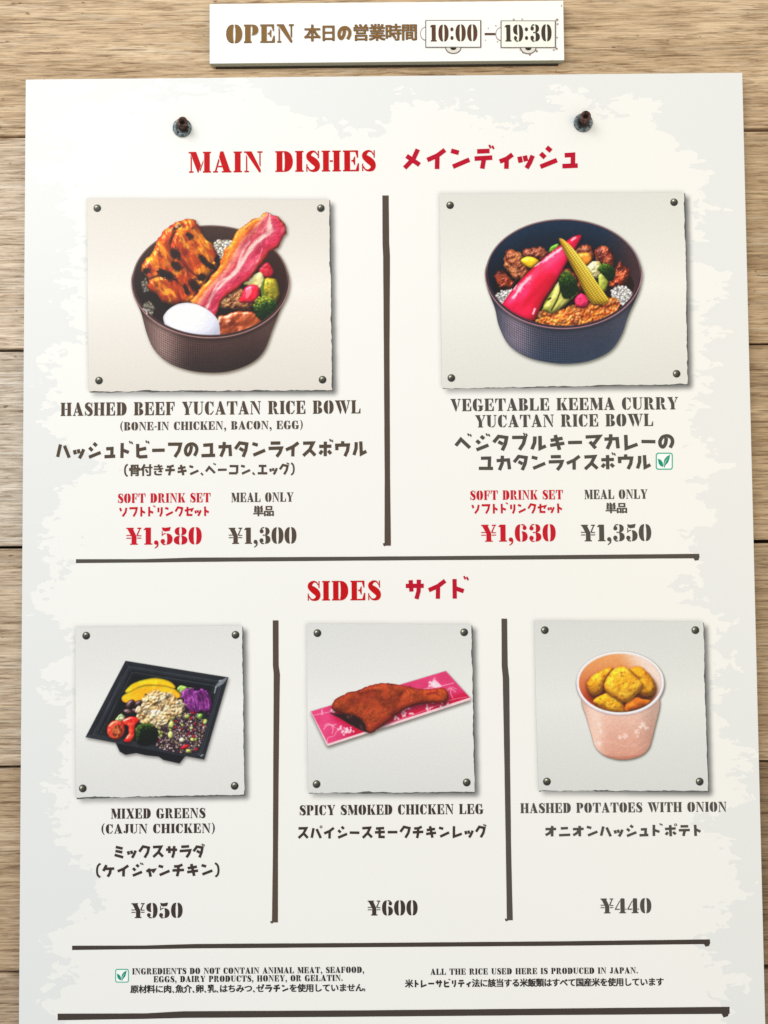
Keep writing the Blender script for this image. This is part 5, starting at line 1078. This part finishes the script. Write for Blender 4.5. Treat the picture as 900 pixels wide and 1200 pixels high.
def bolt(px, py, label, tilt, s=1.0, hx=0):
    X, Z = plane(px, py, .001); t = empty('bolt', (float(X), 0, float(Z))); tag(t, label, 'bolt', 'bolts holding the menu board')
    lathe('washer', [(.0078, .0002), (.0078, .0013), (.0074, .0018), (.0044, .0022), (.0040, .0012)], 40, washm, t, (0, 0, 0), jit=.02)
    lathe('shank', [(.0036, .0010), (.0037, .0022), (.0034, .0026), (.0037, .0033), (.0034, .0040), (.0037, .0047), (.0034, .0052), (.0037, .0057)], 28, headm, t, (0, 0, 0), tilt, .02)
    lathe('bolt_head', [(.0036, .0055), (.0043, .0060), (.0044, .0082*s), (.0041, .0092*s), (.0029, .0095*s), (.0026, .0092*s), (.0022, .0074*s)], 32, headm, t, (0, 0, 0), tilt, .02)
    lathe('socket', [(.0021, .0076*s), (.0019, .00765*s)], 6, ink('socket_dark', (22, 18, 18), .9), t, (0, 0, 0), tilt)  # near-black hexagon set in the head as the socket
bolt(213.4, 149.5, 'dark rusty bolt above the word MAIN, left of the pair', (.27, .10), .95); bolt(683.6, 143.5, 'dark rusty bolt above the Japanese heading, right of the pair', (-.02, .06), 1.12)
# ---------------------------------------------------------------- opening-hours sign
def enamel(name, rgb, rust=0.5):
    m, nt, b = nmat(name); tc = N(nt, 'ShaderNodeTexCoord'); nz = N(nt, 'ShaderNodeTexNoise', inp={'Scale': 260., 'Detail': 5., 'Roughness': .7}); nt.links.new(tc.outputs['Object'], nz.inputs['Vector'])
    r = N(nt, 'ShaderNodeValToRGB'); e = r.color_ramp.elements; l = lin(rgb)
    e[0].position, e[0].color = .0, (*l, 1); e[1].position, e[1].color = .85, (*lin((120, 86, 60)), 1); q = e.new(.70+.1*(1-rust)); q.color = (*l, 1)
    nt.links.new(nz.outputs['Fac'], r.inputs[0]); nt.links.new(r.outputs[0], b.inputs['Base Color']); b.inputs['Roughness'].default_value = .38; b.inputs['Specular IOR Level'].default_value = .35; return m
SH = -.0015                                              # the sign's face stands this far in front of the board's face
sxl, szt = plane(245.5, 4.5, SH); sxr, szb = plane(661.5, 76.5, SH); _, szb2 = plane(250, 74.5, SH)
sxl, sxr, szt, szb = float(sxl), float(sxr), float(szt), float(szb2)
sign = empty('opening_hours_sign', (sxl, 0, szb)); tag(sign, 'long white opening hours sign reading OPEN with two time plates', 'sign'); OS = (sxl, 0, szb)
white = enamel('white_enamel', (250, 250, 246), .2); side = ink('sign_edge', (168, 168, 148), .5, .3)
f_ = bm_obj('sign_panel', box_bm(0, sxr-sxl, -SH, WY-.0012, 0, szt-szb, .0006, 2), white, sign, (0, 0, 0))
f_.data.materials.append(side)
for p in f_.data.polygons:
    if abs(p.normal.y) < .3: p.material_index = 1
k_ = bm_obj('backing_rail', box_bm(.004, sxr-sxl-.004, WY-.0012, WY+.0006, -.0012, szt-szb-.004, .0003), ink('rail_dark', (60, 52, 44), .7), sign, (0, 0, 0))
SB = ink('sign_brown_ink', (134, 98, 52)); SBD = ink('sign_dark_edge', (92, 58, 44)); HB = SH+.0003
def two_tone(*a, grow=.9, **k):
    """Cut letters with a darker rim: the same glyphs a touch larger and darker underneath."""
    text_line(*a, **k)
text_line('opening_text', 'OPEN', 265, 345.5, 50.5, 21.5, SBD, sign, h=HB, origin=OS, gap=.05); text_line('opening_text', 'OPEN', 265.5, 345, 50, 20.5, SB, sign, h=HB+.0002, origin=OS, gap=.06)
text_line('opening_text', '本日の営業時間', 357, 489, 48.5, 19, SBD, sign, 'J', h=HB, origin=OS, bold=.026); text_line('opening_text', '本日の営業時間', 357.3, 488.7, 48.2, 18.4, SB, sign, 'J', h=HB+.0002, origin=OS, bold=.012)
def px_poly(P_, h): return [(float(a), float(b)) for a, b in (plane(p[0], p[1], h) for p in P_)]
def slab(name, P_, h0, h1, mat, parent, origin):
    """Prism from a photograph-read outline on the plane h1, back to h0."""
    w = px_poly(P_, h1); n = len(w); V = [(a-origin[0], -h1-origin[1], b-origin[2]) for a, b in w]+[(a-origin[0], -h0-origin[1], b-origin[2]) for a, b in w]
    F = [tuple(range(n))]+[(i, n+i, n+(i+1) % n, (i+1) % n) for i in range(n)]; return mesh(name, V, F, mat, parent)
FRM = ink('thin_frame', (122, 106, 108), .5); PLW = enamel('plate_white', (250, 250, 242), .4); PLC = enamel('plate_cream', (249, 249, 234), .35); HOL = ink('dark_hole', (40, 30, 28), .9); NOTCH = enamel('notch_wear', (226, 222, 210), 1.0)
HT1 = ink('hour_ink', (92, 62, 44)); HT2 = ink('hour_dark_ink', (70, 58, 48))
for (x0, y0, x1, y1, txt, mt, pm, tx0, tx1) in ((498.5, 23.5, 564, 55.5, '10:00', HT1, PLW, 503.5, 560), (586.8, 24, 651.5, 55.8, '19:30', HT2, PLC, 591, 647)):
    pl = empty('time_plate', (0, 0, 0)); pl.parent = sign
    hf = SH+.0006; slab('plate_frame', [(x0, y0), (x1, y0), (x1, y1), (x0, y1)], SH-.0002, hf, FRM, pl, OS); slab('plate', [(x0+1.1, y0+.9), (x1-1.4, y0+.9), (x1-1.4, y1-1.0), (x0+1.1, y1-1.0)], hf-.0002, hf+.0006, pm, pl, OS)
    cx = (x0+x1)/2
    slab('finger_notch', [(cx+9.5*math.cos(a), y1+.2+7.4*math.sin(a)) for a in np.linspace(0, math.pi, 12)], SH-.0002, SH+.0003, FRM, pl, OS)
    slab('notch_face', [(cx+8.3*math.cos(a), y1+.3+6.2*math.sin(a)) for a in np.linspace(0, math.pi, 12)], SH+.0001, SH+.0005, NOTCH, pl, OS)
    slab('notch_hole', [(cx+3.6*math.cos(a), y1+.4+2.6*math.sin(a)) for a in np.linspace(0, math.pi, 8)], SH+.0003, SH+.0007, HOL, pl, OS)
    slab('finger_notch', [(x0-6.2*math.sin(a), (y0+y1)/2+8*math.cos(a)) for a in np.linspace(0, math.pi, 12)], SH-.0002, SH+.00025, ink('notch_line', (170, 150, 140)), pl, OS)
    slab('notch_face', [(x0-5.2*math.sin(a), (y0+y1)/2+6.8*math.cos(a)) for a in np.linspace(0, math.pi, 12)], SH+.0001, SH+.0004, white, pl, OS)
    text_line('hour', txt, tx0, tx1, 48.6, 19.5, mt, pl, h=hf+.0008, origin=OS, gap=.07)
dsh = flat('dash', [(px_poly([(568, 38.6), (580.5, 38.6), (580.5, 41), (568, 41)], HB), None)], HT1, sign, OS, HB)
RST = ink('rust_stain', (158, 132, 108), .7, .4)
rr = random.Random(9)
def stain(x, y, r_):
    P_ = [(x+r_*(.6+.6*rr.random())*math.cos(a), y+r_*(.6+.6*rr.random())*math.sin(a)) for a in np.linspace(0, 2*math.pi, 8)[:-1]]
    flat('rust_spot', [(px_poly(P_, SH+.0004), None)], RST, sign, OS, SH+.0004)
for x, y, r_ in ((653, 23, 1.6), (653.5, 28, 1.1), (653, 44, 1.), (652, 57, 1.5), (649, 58.6, 1.2), (647, 71, .9), (602, 22.6, 1.1), (612, 22.4, .9), (658, 4.6+2, .9), (613, 61.5, 1.3), (621, 64, 1.2), (629, 60, 1.4), (610, 58, 1.1), (532, 62, .9), (525, 61, .8), (500, 24, .9), (572, 33, .8), (569, 47, .7), (581, 30, .8), (583, 49, .9)): stain(x, y, r_)
